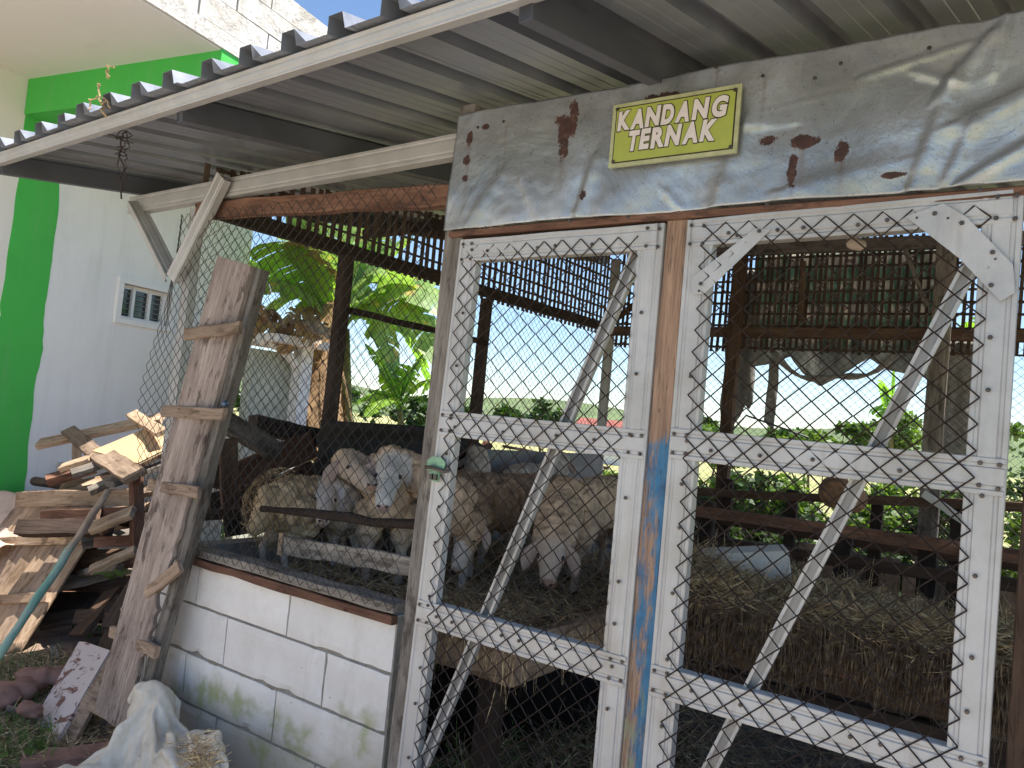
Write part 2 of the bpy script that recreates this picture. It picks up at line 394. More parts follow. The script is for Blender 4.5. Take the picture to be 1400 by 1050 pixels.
def mat_ground():
    m, nt, b = new_mat('ground'); p = geo(nt)
    n1 = noise_(nt, p, 1.1, 6, .65); n2 = noise_(nt, p, 13, 6, .7); n3 = noise_(nt, p, .06, 4, .6)
    dirt = ramp(nt, n2, [(.3, (.14, .09, .07)), (.7, (.34, .25, .20))])
    grs = ramp(nt, n2, [(.3, (.07, .11, .03)), (.7, (.22, .26, .09))])
    c = mix(nt, ramp(nt, n1, [(.52, g(0)), (.68, g(.6))]), dirt, grs)
    sp = nt.nodes.new('ShaderNodeVectorMath'); sp.operation = 'LENGTH'; nt.links.new(p, sp.inputs[0])
    far = ramp(nt, mth(nt, 'DIVIDE', sp.outputs['Value'], 60), [(.1, g(0)), (.3, g(1))])
    field = ramp(nt, n3, [(.35, (.20, .24, .07)), (.6, (.36, .36, .15))])
    c = mix(nt, far, c, field)
    c = mix(nt, ramp(nt, n1, [(.35, g(0)), (.8, g(.35))]), c, (.36, .21, .17))
    nt.links.new(c, b.inputs['Base Color']); b.inputs['Roughness'].default_value = .95; bump(nt, b, n2, .8, .03); return m
M_ground = mat_ground()
M_soil = plain('trampled_dung_soil', (.07, .048, .035), .95, 0, .5, 14, .8)

def mat_straw(name, cols):
    m, nt, b = new_mat(name)
    n = noise_(nt, geo(nt), 35, 2, .5)
    c = ramp(nt, n, [(.3, cols[0]), (.5, cols[1]), (.7, cols[2])])
    nt.links.new(c, b.inputs['Base Color']); b.inputs['Roughness'].default_value = .8; return m
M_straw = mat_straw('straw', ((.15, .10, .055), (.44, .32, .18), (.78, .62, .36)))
M_straw2 = mat_straw('dark_straw', ((.05, .034, .022), (.14, .098, .06), (.29, .215, .125)))  # darker, browner straw for the beds, floor and hanging hay
M_grass = mat_straw('grass_blades', ((.05, .10, .02), (.12, .22, .04), (.26, .34, .10)))
M_banana = leafmat('banana_leaf', (.14, .26, .07), (.33, .46, .15), (.50, .38, .14), .45)
M_banana2 = leafmat('young_banana_leaf', (.16, .34, .05), (.30, .48, .08), None, .55)
M_dry = leafmat('dry_banana_leaf', (.26, .16, .085), (.48, .32, .18), None, .25)
M_stem = plain('banana_stem', (.22, .20, .08), .7, 0, .5, 8)
M_leaf = leafmat('bush_leaf', (.018, .05, .012), (.06, .11, .025), None, .35)
M_leaf2 = leafmat('light_bush_leaf', (.06, .13, .022), (.17, .25, .05), None, .4)
M_bark = plain('bark', (.16, .11, .08), .9, 0, .4, 10, .6)
M_red = plain('red_roof_tiles', (.28, .10, .08), .8, 0, .3, 3)
M_pinktarp = plain('pink_tarpaulin', (.66, .48, .40), .6, 0, .3, 3, .2)
M_brick = plain('red_soil_rubble', (.34, .19, .15), .95, 0, .4, 9, .6)
M_zinc = plain('old_zinc', (.055, .045, .04), .75, 0, .4, 9, .2, .15)
M_styro = plain('white_foam', (.78, .75, .70), .7, 0, .15, 10)
M_greenpipe = None
def mat_pole():
    m, nt, b = new_mat('green_flaking_pole'); v = coords(nt, 'Object', (6, 30, 30))
    x = sep(nt, coords(nt, 'Object'), 0)
    n = noise_(nt, v, 1, 6, .7)
    gr = ramp(nt, n, [(.4, (.16, .36, .27)), (.6, (.36, .46, .38))]); wd = ramp(nt, n, [(.35, (.20, .13, .09)), (.65, (.50, .37, .26))])
    f = ramp(nt, mth(nt, 'ADD', x, mth(nt, 'MULTIPLY', n, .3)), [(.22, g(0)), (.32, g(1))])
    nt.links.new(mix(nt, f, gr, wd), b.inputs['Base Color']); b.inputs['Roughness'].default_value = .7; bump(nt, b, n, .4, .004); return m
M_pole = mat_pole()
def mat_sack():
    m, nt, b = new_mat('woven_sack'); v = coords(nt, 'Object')
    w1 = N(nt, 'ShaderNodeTexWave', Scale=90, Distortion=.5); w2 = N(nt, 'ShaderNodeTexWave', Scale=90, Distortion=.5, bands_direction='Z')
    nt.links.new(v, w1.inputs[0]); nt.links.new(v, w2.inputs[0])
    h = mth(nt, 'ADD', w1.outputs[1], w2.outputs[1]); n = noise_(nt, v, 5, 6, .65)
    c = ramp(nt, n, [(.3, (.44, .38, .29)), (.6, (.70, .65, .56))])
    c = mix(nt, ramp(nt, noise_(nt, v, 9, 5, .7), [(.55, g(0)), (.7, g(.6))]), c, (.36, .27, .19))
    nt.links.new(c, b.inputs['Base Color']); b.inputs['Roughness'].default_value = .55; bump(nt, b, h, .25, .002); return m
M_sack = mat_sack()
def mat_tarp():
    m, nt, b = new_mat('printed_green_tarp'); p = geo(nt)
    n = noise_(nt, geo(nt, (14, 14, 3.5)), 1.0, 4, .6); z = sep(nt, p, 2)
    bands = N(nt, 'ShaderNodeTexWave', Scale=1.6, Distortion=1.2, bands_direction='Z'); nt.links.new(p, bands.inputs[0])
    f = mth(nt, 'MULTIPLY', bands.outputs[1], ramp(nt, n, [(.42, g(.2)), (.55, g(1))]))
    c = mix(nt, ramp(nt, f, [(.2, g(0)), (.7, g(.9))]), ramp(nt, n, [(.3, (.13, .22, .16)), (.7, (.26, .34, .27))]), (.56, .49, .42))
    low = ramp(nt, mth(nt, 'DIVIDE', z, 4), [(.585, g(1)), (.605, g(0))])
    c = mix(nt, low, c, ramp(nt, n, [(.3, (.26, .26, .24)), (.7, (.52, .51, .47))]))
    nt.links.new(c, b.inputs['Base Color']); b.inputs['Roughness'].default_value = .6
    tr = nt.nodes.new('ShaderNodeBsdfTranslucent'); nt.links.new(c, tr.inputs[0]); ms = nt.nodes.new('ShaderNodeMixShader'); ms.inputs[0].default_value = .6
    nt.links.new(b.outputs[0], ms.inputs[1]); nt.links.new(tr.outputs[0], ms.inputs[2]); nt.links.new(ms.outputs[0], nt.nodes['Material Output'].inputs[0])
    bump(nt, b, n, .3, .02); return m
M_tarp = mat_tarp()
def mat_wool(name):
    m, nt, b = new_mat(name)
    at = nt.nodes.new('ShaderNodeVertexColor'); at.layer_name = 'coat'
    v = coords(nt, 'Object', (1, 1, 1)); vo = N(nt, 'ShaderNodeTexVoronoi', Scale=55); nt.links.new(v, vo.inputs[0])
    n = noise_(nt, v, 40, 5, .7, 2)
    c = mix(nt, ramp(nt, n, [(.4, g(.0)), (.75, g(.45))]), at.outputs[0], mix(nt, 1, at.outputs[0], (.60, .48, .38), 'MULTIPLY'))
    nt.links.new(c, b.inputs['Base Color']); b.inputs['Roughness'].default_value = .95; b.inputs['Specular IOR Level'].default_value = .1
    bump(nt, b, mth(nt, 'ADD', n, vo.outputs[0]), .7, .008); return m
M_wool = mat_wool('sheep_coat')
M_ear = plain('sheep_ear', (.55, .42, .36), .8, 0, .2, 20)
M_eye = plain('sheep_eye', (.02, .015, .012), .15, 0, .1, 5, 0, .6)
M_sign = plain('sign_green', (.36, .40, .075), .45, 0, .12, 14, .05, .5)
M_signedge = plain('sign_rim', (.42, .43, .24), .5, 0, .25, 30, .1, .5)
M_black = plain('sign_black', (.035, .028, .02), .5, 0, .1, 10, 0)
M_lett = plain('sign_letter', (.66, .60, .59), .55, 0, .1, 30, .05)
M_hasp = plain('green_hasp_paint', (.24, .42, .27), .5, .1, .4, 40, .2)
M_glass = new_mat('window_glass')[0]
_b = M_glass.node_tree.nodes['Principled BSDF']; _b.inputs['Base Color'].default_value = (.06, .075, .08, 1); _b.inputs['Roughness'].default_value = .08; _b.inputs['Metallic'].default_value = .2
M_rope = plain('dry_vine', (.40, .28, .14), .8, 0, .3, 30, 0)

# ------------------------------------------------------------------ ground, terrain
def ground():
    mb = MB(); n = 90; rings = []
    rs = [0.0] + [0.25 * 1.085 ** k for k in range(n)]
    cx, cy = .6, -.2; seg = 96
    mb.v.append((cx, cy, 0))
    def hgt(x, y):
        d = math.hypot(x - cx, y - cy)
        h = .035 * noise.noise(Vector((x * 1.3, y * 1.3, 0))) + .015 * noise.noise(Vector((x * 5, y * 5, 3)))
        if d > 25: h += min(1, (d - 25) / 60) * (2.0 * noise.noise(Vector((x * .015, y * .015, 7))) - .6)
        return h
    for r in rs[1:]:
        for k in range(seg):
            a = 2 * math.pi * k / seg; x = cx + r * math.cos(a); y = cy + r * math.sin(a)
            mb.v.append((x, y, hgt(x, y)))
    for k in range(seg): mb.f.append((0, 1 + k, 1 + (k + 1) % seg))
    for i in range(len(rs) - 2):
        for k in range(seg):
            a = 1 + i * seg + k; b = 1 + i * seg + (k + 1) % seg
            mb.f.append((a, a + seg, b + seg, b))
    mb.sm = True
    return mb.build('ground', M_ground)
gr = ground(); tag(gr, kind='structure')

mb = MB(); n = 24
for i in range(n + 1):
    for k in range(n + 1): x = -4 + 12 * i / n; y = -9 + 7.7 * k / n; mb.v.append((x, y, .06 + .006 * noise.noise(Vector((x * 2, y * 2, 0)))))
for i in range(n):
    for k in range(n): a = i * (n + 1) + k; mb.f.append((a, a + n + 1, a + n + 2, a + 1))
bounce_yard = mb.build('unseen_bounce_yard', plain('pale_bounce_concrete', (.50, .45, .39), .9, 0, .25, 3, .3)); tag(bounce_yard, kind='structure')  # unseen pale ground, added to bounce sunlight onto the doors and into the pen
def hills():
    mb = MB(); n = 160
    rows = [(200, -2), (240, 5), (300, 13), (380, 20), (520, 10)]
    for (r, h) in rows:
        for k in range(n + 1):
            a = math.radians(20 + 175 * k / n)
            hh = h * (.6 + .9 * noise.noise(Vector((math.cos(a) * 3, math.sin(a) * 3, r * .01)))) if h > 0 else h
            mb.v.append((r * math.cos(a), r * math.sin(a), hh))
    for i in range(len(rows) - 1):
        for k in range(n):
            a = i * (n + 1) + k; mb.f.append((a, a + 1, a + n + 2, a + n + 1))
    mb.sm = True
    o = mb.build('hills', plain('hill_green', (.12, .16, .07), .95, 0, .4, .05, 0)); tag(o, kind='structure')
hills()

# ------------------------------------------------------------------ house at the left
EYH = Vector((-.17574, .98444, 0)); EXH = Vector((.98444, .17574, 0))
K = Vector((-3.511, .497, 3.82))       # where soffit, beam and wall meet
ZU = Vector((0, 0, 1))
def hp(a, b, z): return Vector((K.x, K.y, 0)) + EXH * a + EYH * b + ZU * z
HM = frame(EXH, ZU, (K.x, K.y, 0))
house = empty('house', (K.x, K.y, 0), 'white house with a green painted beam and rough block parapet left of the pen', 'house')
def hbox(name, lo, hi, mat, parent=house, sub=None):
    mb = MB(); c = Vector([(lo[i] + hi[i]) / 2 for i in range(3)])
    mb.box([lo[i] - c[i] for i in range(3)], [hi[i] - c[i] for i in range(3)])
    return mb.build(name, mat, parent, HM @ Matrix.Translation(c))
# long side wall: beige stretch, green band, white stretch (with window hole)
wy0, wy1, wz0, wz1 = 1.02, 1.53, 2.175, 2.475
def wall_patch(name, y0, y1, z0, z1, mat):
    return hbox(name, (-.18, y0, z0), (0, y1, z1), mat)
house_wall = hbox('wall', (-.18, .36, -.3), (0, wy0, 3.82), M_white)
wall_patch('wall', wy1, 2.46, -.3, 3.82, M_white)
wall_patch('wall', wy0, wy1, -.3, wz0, M_white); wall_patch('wall', wy0, wy1, wz1, 3.82, M_white)
wall_patch('wall', -6.0, .36, -.3, 3.82, M_beige)
# green band: a proud plaster strip with ragged edges
def green_band():
    mb = MB(); n = 60; r = random.Random(3); zb0, zb1 = -.3, 3.82
    L = []; Rr = []
    for k in range(n + 1):
        z = zb0 + (zb1 - zb0) * k / n
        L.append((.045 + .055 * noise.noise(Vector((z * 2.1, 1, 0))) - .03 * (3.82 - z) / 3.8 + (.05 if 1.6 < z < 2.1 else 0) * noise.noise(Vector((z * 9, 4, 0))), z))
        Rr.append((.37 + .03 * noise.noise(Vector((z * 3, 9, 0))) + .012 * noise.noise(Vector((z * 14, 9, 0))), z))
    t = .006
    for k in range(n):
        (a, z0), (b, z1) = L[k], L[k + 1]; (c, _), (d, _) = Rr[k], Rr[k + 1]
        vs = [(t, a, z0), (t, c, z0), (t, d, z1), (t, b, z1), (.0005, a, z0), (.0005, c, z0), (.0005, d, z1), (.0005, b, z1)]
        mb.add(vs, [(0, 1, 2, 3), (4, 0, 3, 7), (1, 5, 6, 2)])
    return mb.build('painted_band', M_green, house, HM)
tag(green_band(), 'ragged edged green painted band down the wall')
hbox('painted_band', (.0005, .37, 3.52), (.005, 2.45, 3.815), M_green)
bl = 1.93
tag(hbox('beam', (0.007, .02, 3.545), (bl, .26, 3.819), M_green), 'green painted concrete beam')
tag(hbox('roof_slab', (-3, -5, 3.821), (bl + .01, 2.5, 3.93), M_conc)); hbox('soffit', (-3, -5, 3.812), (bl - .015, 2.49, 3.8205), M_soffit)
hbox('edge_beam', (bl - .17, .262, 3.56), (bl + .012, 2.5, 3.811), M_conc)
hbox('wall', (bl - .16, 1.2, 3.3), (bl - .01, 1.5, 3.56), M_green)
bm_i = 0
for row in range(3):
    z0 = 3.932 + row * .175; off = (row % 2) * .3
    for k in range(12):
        y0 = -5 + k * .6 - off; rr = random.Random(row * 50 + k)
        if row == 2 and y0 > 1.25: pass
        mb = MB(); mb.box((-.05, -.294 + rr.uniform(0, .006), 0.004), (.05 + rr.uniform(0, .006), .294, .171))
        mb.build('block', M_conc, house, HM @ Matrix.Translation((bl - .05, y0 + .3, z0)))
# window
win = hbox('window', (-.10, wy0 + .03, wz0 + .03), (-.085, wy1 - .03, wz1 - .03), M_glass)
def hsub(name, lo, hi, mat, p=win):
    return hbox(name, lo, hi, mat, p)
fr = .045
for lo, hi in (((-.02, wy0 - .05, wz0 - .045), (.03, wy1 + .05, wz0)), ((-.02, wy0 - .05, wz1), (.03, wy1 + .05, wz1 + .045)), ((-.02, wy0 - .05, wz0 + .001), (.03, wy0, wz1 - .001)), ((-.02, wy1, wz0 + .001), (.03, wy1 + .05, wz1 - .001))):
    hsub('window_frame', lo, hi, M_white)
for k in range(4):
    y = wy0 + (wy1 - wy0) * (k / 3); y = min(max(y, wy0 + .016), wy1 - .016)
    hsub('mullion', (-.08, y - .014, wz0 + .001), (-.05, y + .014, wz1 - .001), M_white)
for z in (wz0 + .016, wz1 - .016): hsub('rail', (-.079, wy0 + .03, z - .014), (-.052, wy1 - .03, z + .014), M_white)
for k in range(5): hsub('louvre', (-.075, wy0 + .03, wz0 + .05 + k * .045), (-.065, wy1 - .03, wz0 + .056 + k * .045), M_greyconc)
# base strip of grey peeling render
hbox('plinth', (.0005, .62, -.3), (.02, 2.45, .95), M_conc)

# ------------------------------------------------------------------ pen frame and block wall
pen = empty('sheep_pen', (0, 0, 0), 'open livestock pen of timber posts and steel channels behind the wire doors', 'animal pen')
FR = Vector((0, -1, 0)); RT = Vector((1, 0, 0))
# front beam, corner post, braces
tag(channel('beam', (-.88, -.02, 2.487), (1.24, -.02, 2.53), .082, .045, FR, M_beam, pen), 'pale steel channel along the front under the roof')
tag(channel('post', (-.345, -.005, 0), (-.345, -.005, 2.44), .062, .04, FR, M_beam, pen), 'grey steel corner post')
tag(channel('brace', (-.365, -.07, 2.10), (-.07, -.07, 2.535), .075, .035, FR, M_beam, pen, hat=True), 'steel brace leaning right from the corner post')
tag(channel('brace', (-.40, -.03, 2.12), (-.80, -.03, 2.50), .07, .035, Vector((.75, -.3, .55)), M_beam, pen), 'steel brace leaning left from the corner post')
tag(board('beam', (-.33, .02, 2.425), (1.16, .02, 2.365), .075, .05, FR, M_wred, pen, seg=12, jit=.004), 'reddish timber beam above the wire panel')
# timber posts
tag(board('post', (1.195, -.005, -.02), (1.236, -.005, 2.655), .07, .06, FR, M_wgrey, pen, seg=14), 'timber post left of the doors')
tag(board('post', (2.040, -.008, -.02), (2.038, -.008, 2.20), .066, .07, FR, M_post, pen, seg=14, jit=.002), 'timber post between the doors with worn blue paint')
board('post', (2.92, .02, -.02), (2.92, .02, 2.62), .09, .08, FR, M_wbrown, pen, seg=10)
tag(board('lintel', (1.225, -.018, 2.211), (3.4, -.018, 2.208), .022, .07, FR, M_wred, pen, seg=10), 'thin reddish lintel batten')
for X in (3.9, 4.9): board('post', (X, .02, -.02), (X, .02, 2.9), .09, .08, FR, M_wbrown, pen)
# side (left) wall: X=-.3
XS = -.32; D = 3.99
sideposts = [(.915, M_wdark), (2.2, M_wdark), (D, M_beam)]
for y, mt in sideposts[:2]: board('post', (XS, y, -.02), (XS, y, 2.42), .07, .06, RT, mt, pen)
channel('post', (XS + .0, D, -.02), (XS, D, 3.1), .085, .05, Vector((.6, -1, 0)), M_beam, pen)
board('rail', (XS, .0, 2.447), (XS, D, 2.487), .07, .05, RT, M_wdark, pen, seg=12)
board('rail', (XS + .04, .95, 2.13), (XS + .04, D, 2.14), .04, .035, RT, M_wdark, pen, seg=10) if False else board('rail', (XS + .03, .95, 2.125), (XS + .03, 2.2, 2.12), .035, .03, RT, M_wdark, pen)
# back wall: Y=D
board('rail', (XS, D, 2.47), (4.6, D, 2.47), .075, .05, FR, M_wbrown, pen, seg=12)
board('rail', (.5, D - .02, 3.12), (4.6, D - .02, 3.09), .09, .05, FR, M_wgrey, pen, seg=12)
for X, mt, w in ((.80, M_wbrown, .09), (2.22, M_wgrey, .12), (3.4, M_wbrown, .1)):
    board('post', (X, D - .05, -.02), (X, D - .05, 3.17), w, .07, FR, mt, pen)
board('brace', (XS + .05, D - .05, 2.55), (XS + .8, D - .03, 3.1), .05, .03, FR, M_wbrown, pen)
board('brace', (1.28, D - .06, 3.0), (1.30, D - .06, 2.55), .04, .03, FR, M_wbrown, pen)
board('brace', (1.97, D - .08, 3.05), (2.13, D - .08, 2.65), .03, .02, FR, M_wgrey, pen)

def cobj(o, lab): o['label'] = lab; return o
# block wall
wall = MB()
wall.box((-.345, .009, -.1), (1.116, .096, .903)); wallo = wall.build('block_wall', M_mortar, pen)
wallo['label'] = 'low white block wall under the wire panel'
zc = [.113, .313, .513, .713, .913]
zc0 = [-.087] + zc
offs = [.09, -.05, .25, -.08 , .0]
offs = {4: -.01, 3: .2 - .585, 2: -.01 - .05, 1: .2 - .585, 0: 0.0}
offs = {4: -.014, 3: -.375, 2: -.035, 1: -.375, 0: -.02}
for c in range(5):
    z0, z1 = zc0[c], zc0[c + 1]; x = offs[c] - .585 * 1
    while x < 1.12:
        a = max(x, -.35); b = min(x + .585, 1.118)
        if b - a > .03:
            r = random.Random(int(x * 1000) + c); j = lambda: r.uniform(-.0015, .0015)
            mb = MB(); L = (b - a) - .007; H = (z1 - z0) - .007; p = r.uniform(0, .004)
            cx_, cz_ = (a + b) / 2, (z0 + z1) / 2
            L -= .003; H -= .003; nx_ = max(4, int(L / .03)); nz_ = 7; sd_b = r.uniform(0, 99); tl = r.uniform(-.0022, .0022); tw = r.uniform(-.002, .002)
            for i_ in range(nx_ + 1):
                for k_ in range(nz_ + 1):
                    fx = i_ / nx_; fz = k_ / nz_; X_ = -L / 2 + L * fx; Z_ = -H / 2 + H * fz
                    ed = i_ in (0, nx_) or k_ in (0, nz_)
                    nn_ = noise.noise(Vector((X_ * 22, Z_ * 22, sd_b))); chip = max(0, noise.noise(Vector((X_ * 16, Z_ * 16, sd_b + 9))) - .25) * .013 if ed else 0
                    if ed:
                        X_ += -(1 if fx > .5 else -1) * (chip + .0012 * abs(nn_)) if i_ in (0, nx_) else 0
                        Z_ += -(1 if fz > .5 else -1) * (chip + .0012 * abs(nn_)) if k_ in (0, nz_) else 0
                    mb.v.append((X_, -p + tl * (fx - .5) * 2 + tw * (fz - .5) + .0012 * nn_ + (.0035 + chip if ed else 0), Z_))
            c_ = nz_ + 1
            for i_ in range(nx_):
                for k_ in range(nz_): q_ = i_ * c_ + k_; mb.f.append((q_, q_ + c_, q_ + c_ + 1, q_ + 1))
            bd = [i_ * c_ for i_ in range(nx_ + 1)] + [nx_ * c_ + k_ for k_ in range(1, c_)] + [i_ * c_ + nz_ for i_ in range(nx_ - 1, -1, -1)] + [k_ for k_ in range(nz_ - 1, 0, -1)]
            b0_ = len(mb.v)
            for q_ in bd: mb.v.append((mb.v[q_][0], .1, mb.v[q_][2]))
            for k_ in range(len(bd)): k2 = (k_ + 1) % len(bd); mb.f.append((bd[k_], b0_ + k_, b0_ + k2, bd[k2]))
            mb.build('block', M_block, wallo, Matrix.Translation((cx_, 0, cz_)))
        x += .585
# return of the wall along the side
for c in range(5):
    z0, z1 = zc0[c], zc0[c + 1]
    for k in range(7):
        y0 = .11 + k * .58 - (c % 2) * .29
        a = max(y0, .105); b = y0 + .575
        mb = MB(); mb.box((-.05, -(b - a) / 2, -.097), (.05, (b - a) / 2, .097))
        mb.build('block', M_greyconc if c == 4 else M_block, wallo, Matrix.Translation((-.30, (a + b) / 2, (z0 + z1) / 2)))
# sills
tag(board('sill', (-.33, .02, .934), (1.117, .02, .934), .034, .09, FR, M_wgrey, pen, seg=12, jit=.003), 'grey sill board on the block wall')
tag(board('sill', (-.33, -.012, .898), (1.117, -.012, .896), .032, .03, FR, M_wred, pen, seg=10), 'reddish batten nailed under the sill')
board('rail', (-.27, .12, 1.05), (-.27, 2.2, 1.05), .05, .04, RT, M_wdark, pen)
# grey panel along side + further low wall
mb = MB(); mb.box((-.345, 2.0, .0), (-.285, D, 1.40)); tag(mb.build('panel', M_greyconc, pen), 'grey concrete panel behind the sheep')

# side zinc sheet
def corrugated(name, p0, ex, ey_, L, H, pitch, amp, mat, parent, n_per=8):
    mb = MB(); n = int(H / pitch * n_per); ex = Vector(ex); ey_ = Vector(ey_); nz = ex.cross(ey_).normalized(); cols = 12
    for s_ in (0, 1):
        for i in range(n + 1):
            h = H * i / n; a = amp * math.cos(2 * math.pi * h / pitch) + s_ * .002
            for k in range(cols + 1):
                w = .006 * noise.noise(Vector((k * .7, h * 3, 2)))
                mb.v.append(tuple(Vector(p0) + ex * (L * k / cols) + ey_ * h + nz * (a + w)))
    c = cols + 1; off = (n + 1) * c
    for i in range(n):
        for k in range(cols):
            a = i * c + k; mb.f.append((a, a + 1, a + c + 1, a + c)); mb.f.append((off + a, off + a + c, off + a + c + 1, off + a + 1))
    for k in range(cols):
        mb.f.append((k, off + k, off + k + 1, k + 1)); e = n * c + k; mb.f.append((e, e + 1, off + e + 1, off + e))
    for i in range(n):
        a = i * c; mb.f.append((a, a + c, off + a + c, off + a)); a = i * c + cols; mb.f.append((a, off + a, off + a + c, a + c))
    mb.sm = True
    return mb.build(name, mat, parent)
zs = corrugated('zinc_sheet', (XS + .05, .80, .93), (0, 1, .012), (0, 0, 1), 1.3, .59, .14, .018, M_zinc, None)
tag(zs, 'dark corrugated zinc sheet fixed along the left side of the pen', 'metal sheet')

# ------------------------------------------------------------------ roof
RX = Vector((.995, -.0995, 0)); RY = Vector((.0977, .982, .128)).normalized(); RZ = RX.cross(RY).normalized()
RO = Vector((0, 0, 2.665))
def rp(a, b, c=0): return RO + RX * a + RY * b + RZ * c
roof = empty('pen_roof', (0, 0, 2.6), 'ribbed metal lean-to roof over the pen with a channel along its eave', 'roof')
RM = Matrix(((RX.x, RY.x, RZ.x, RO.x), (RX.y, RY.y, RZ.y, RO.y), (RX.z, RY.z, RZ.z, RO.z), (0, 0, 0, 1)))
def roof_sheet(a0, nr, b0, b1, dz):
    pitch = .2; pl = []
    for k in range(nr):
        x = a0 + k * pitch
        pl += [(x, .0), (x + .042, .0), (x + .045, .0012), (x + .048, 0), (x + .085, 0), (x + .088, .0012), (x + .091, 0), (x + .130, 0), (x + .137, .046), (x + .190, .046), (x + .1995, 0.0005)]
    pl += [(a0 + nr * pitch + .02, 0)]
    pl = profile_pts([(a, b + dz) for a, b in pl], .0009); r = random.Random(int(a0 * 100))
    mb = MB(); seg = 16; mb.loft([[(a, (b0 + .07 * a) + (b1 - b0 - .07 * a) * k / seg, b + .004 * noise.noise(Vector((a * 2, k * .9, 5)))) for a, b in pl] for k in range(seg + 1)])
    mb.build('roof_sheet', M_roof, roof, RM)
for i in range(8):
    a0 = -1.0 + i * .8
    roof_sheet(a0, 4, -.655 + rnd.uniform(-.015, .02), 4.22, 0.0012 * (i % 2))
# eave channel & rafters
tag(channel('eave_channel', rp(-1.0, -.69, -.030), rp(5.4, -.24, -.030), .048, .035, -RY, M_beam, roof), 'pale channel along the eave')
for a in (-.93, .52, 1.96, 3.4, 4.8):
    channel('rafter', rp(a, -.59 + .07 * a, -.046), rp(a, 4.15, -.046), .085, .04, RX, M_darkst, roof, hat=False)
for b in (1.4, 2.8): board('purlin', rp(-.95, b, -.13), rp(5.6, b, -.13), .06, .05, RY, M_wdark, roof)

# ------------------------------------------------------------------ bamboo lattices
def roofz(x, y): return RO.z + .129 * (.1 * x + y) - .012
lat = empty('bamboo_lattice', (XS, 0, 2.5), 'bamboo slat lattice filling the gap above the left side rail', 'lattice')
slat_mesh = {}
def slat(p0, p1, w, t, nrm, parent, mat=M_bamboo):
    p0 = Vector(p0); p1 = Vector(p1); L = (p1 - p0).length
    key = (round(L, 2), w, t)
    if key not in slat_mesh:
        mb = MB(); r = random.Random(L); rings = []
        for k in range(4):
            f = k / 3; x = -L / 2 + L * f; o = r.uniform(-.002, .002)
            rings.append([(x, -w / 2 + o, -t / 2), (x, w / 2 + o, -t / 2), (x, w / 2 + o, t / 2), (x, -w / 2 + o, t / 2)])
        mb.loft(rings); m = mb.mesh('slat'); m.materials.append(mat); slat_mesh[key] = m
    return inst('slat', slat_mesh[key], frame(p1 - p0, nrm, (p0 + p1) / 2), parent)
y = .05
while y < D - .05:
    zt = roofz(XS, y); slat((XS - .035, y + rnd.uniform(-.004, .004), 2.42), (XS - .035, y + rnd.uniform(-.012, .012), round(zt, 2)), .028, .007, RT, lat)
    y += .060 + rnd.uniform(-.005, .005)
for k in range(8):
    z = 2.56 + k * .088
    y0 = max(.02, (z - RO.z + .03) / .129)
    if y0 < D - .3: board('slat', (XS - .047, y0, z), (XS - .047, D, z + .015), .016, .010, RT, M_bamboo, lat, seg=4)
lat2 = empty('bamboo_lattice', (1.5, D, 2.5), 'bamboo slat lattice across the upper back wall in front of the green tarp', 'lattice')
x = -.28
while x < 4.4:
    zt = roofz(x, D); slat((x + rnd.uniform(-.004, .004), D + .05, 2.33 + rnd.uniform(-.01, .02)), (x + rnd.uniform(-.012, .012), D + .05, round(zt, 2)), .023, .007, FR, lat2)
    x += .046 + rnd.uniform(-.004, .004)
for k in range(10):
    z = 2.36 + k * .088 + rnd.uniform(-.006, .006)
    if z < 3.16: board('slat', (XS, D + .036, z), (4.4, D + .036, z - .02 + rnd.uniform(-.01, .01)), .018, .012, FR, M_bamboo, lat2, seg=6)

# ------------------------------------------------------------------ chain link
def chainlink(name, x0, x1, z0, z1, org, ux, uz, un, mat, parent, dx=.065, dz=.058, r=.00135, edge_r=0, wav=.003, seed=1, label=None, edgewave=None):
    """zigzag wires side by side; u = ux*x + uz*z"""
    ux = Vector(ux); uz = Vector(uz); un = Vector(un); org = Vector(org)
    mb = MB(); n = int((x1 - x0) / (dx / 2)); h = int((z1 - z0) / (dz / 2)); rr = random.Random(seed)
    for i in range(n):
        xa = x0 + i * dx / 2; pts = []
        for k in range(h + 1):
            z = z0 + k * dz / 2
            s_ = 1 if (k + i) % 2 else 0
            x = xa + s_ * dx / 2 + wav * noise.noise(Vector((xa * 5, z * 5, seed))) * 1.5 
            d = (r * 1.1) * (1 if s_ else -1) + wav * noise.noise(Vector((x * 3, z * 3, seed + 9))) * 1.6
            zz = z + wav * noise.noise(Vector((x * 4, z * 4, seed + 5)))
            if edgewave: x, d, zz = edgewave(x, d, zz)
            pts.append(org + ux * x + uz * zz + un * d)
        for a, b in zip(pts[:-1], pts[1:]):
            mb.tube([a, b], r, 3, False, un)
    o = mb.build(name, mat, parent)
    if label: o['label'] = label
    return o
# front panel left of the doors
def ew(x, d, z):
    if x < -.36:
        kk = max(0, min(1, (2.2 - z) / .9)); x = -.36 - (-.36 - x) * kk; f = (-.36 - x) / .2; x += f * .05 * math.sin(z * 7); d += f * (.04 + .05 * math.sin(z * 4.3))
    return x, d, z
panel = empty('chain_link_panel', (.4, -.03, .92), 'rusty chain link panel between the corner post and the doors', 'wire fence')
chainlink('wire_mesh', -.50, 1.17, .935, 2.40, (0, -.052, 0), (1, 0, 0), (0, 0, 1), (0, -1, 0), M_wire2, panel, dx=.056, dz=.055, r=.0015, edgewave=ew, wav=.004)
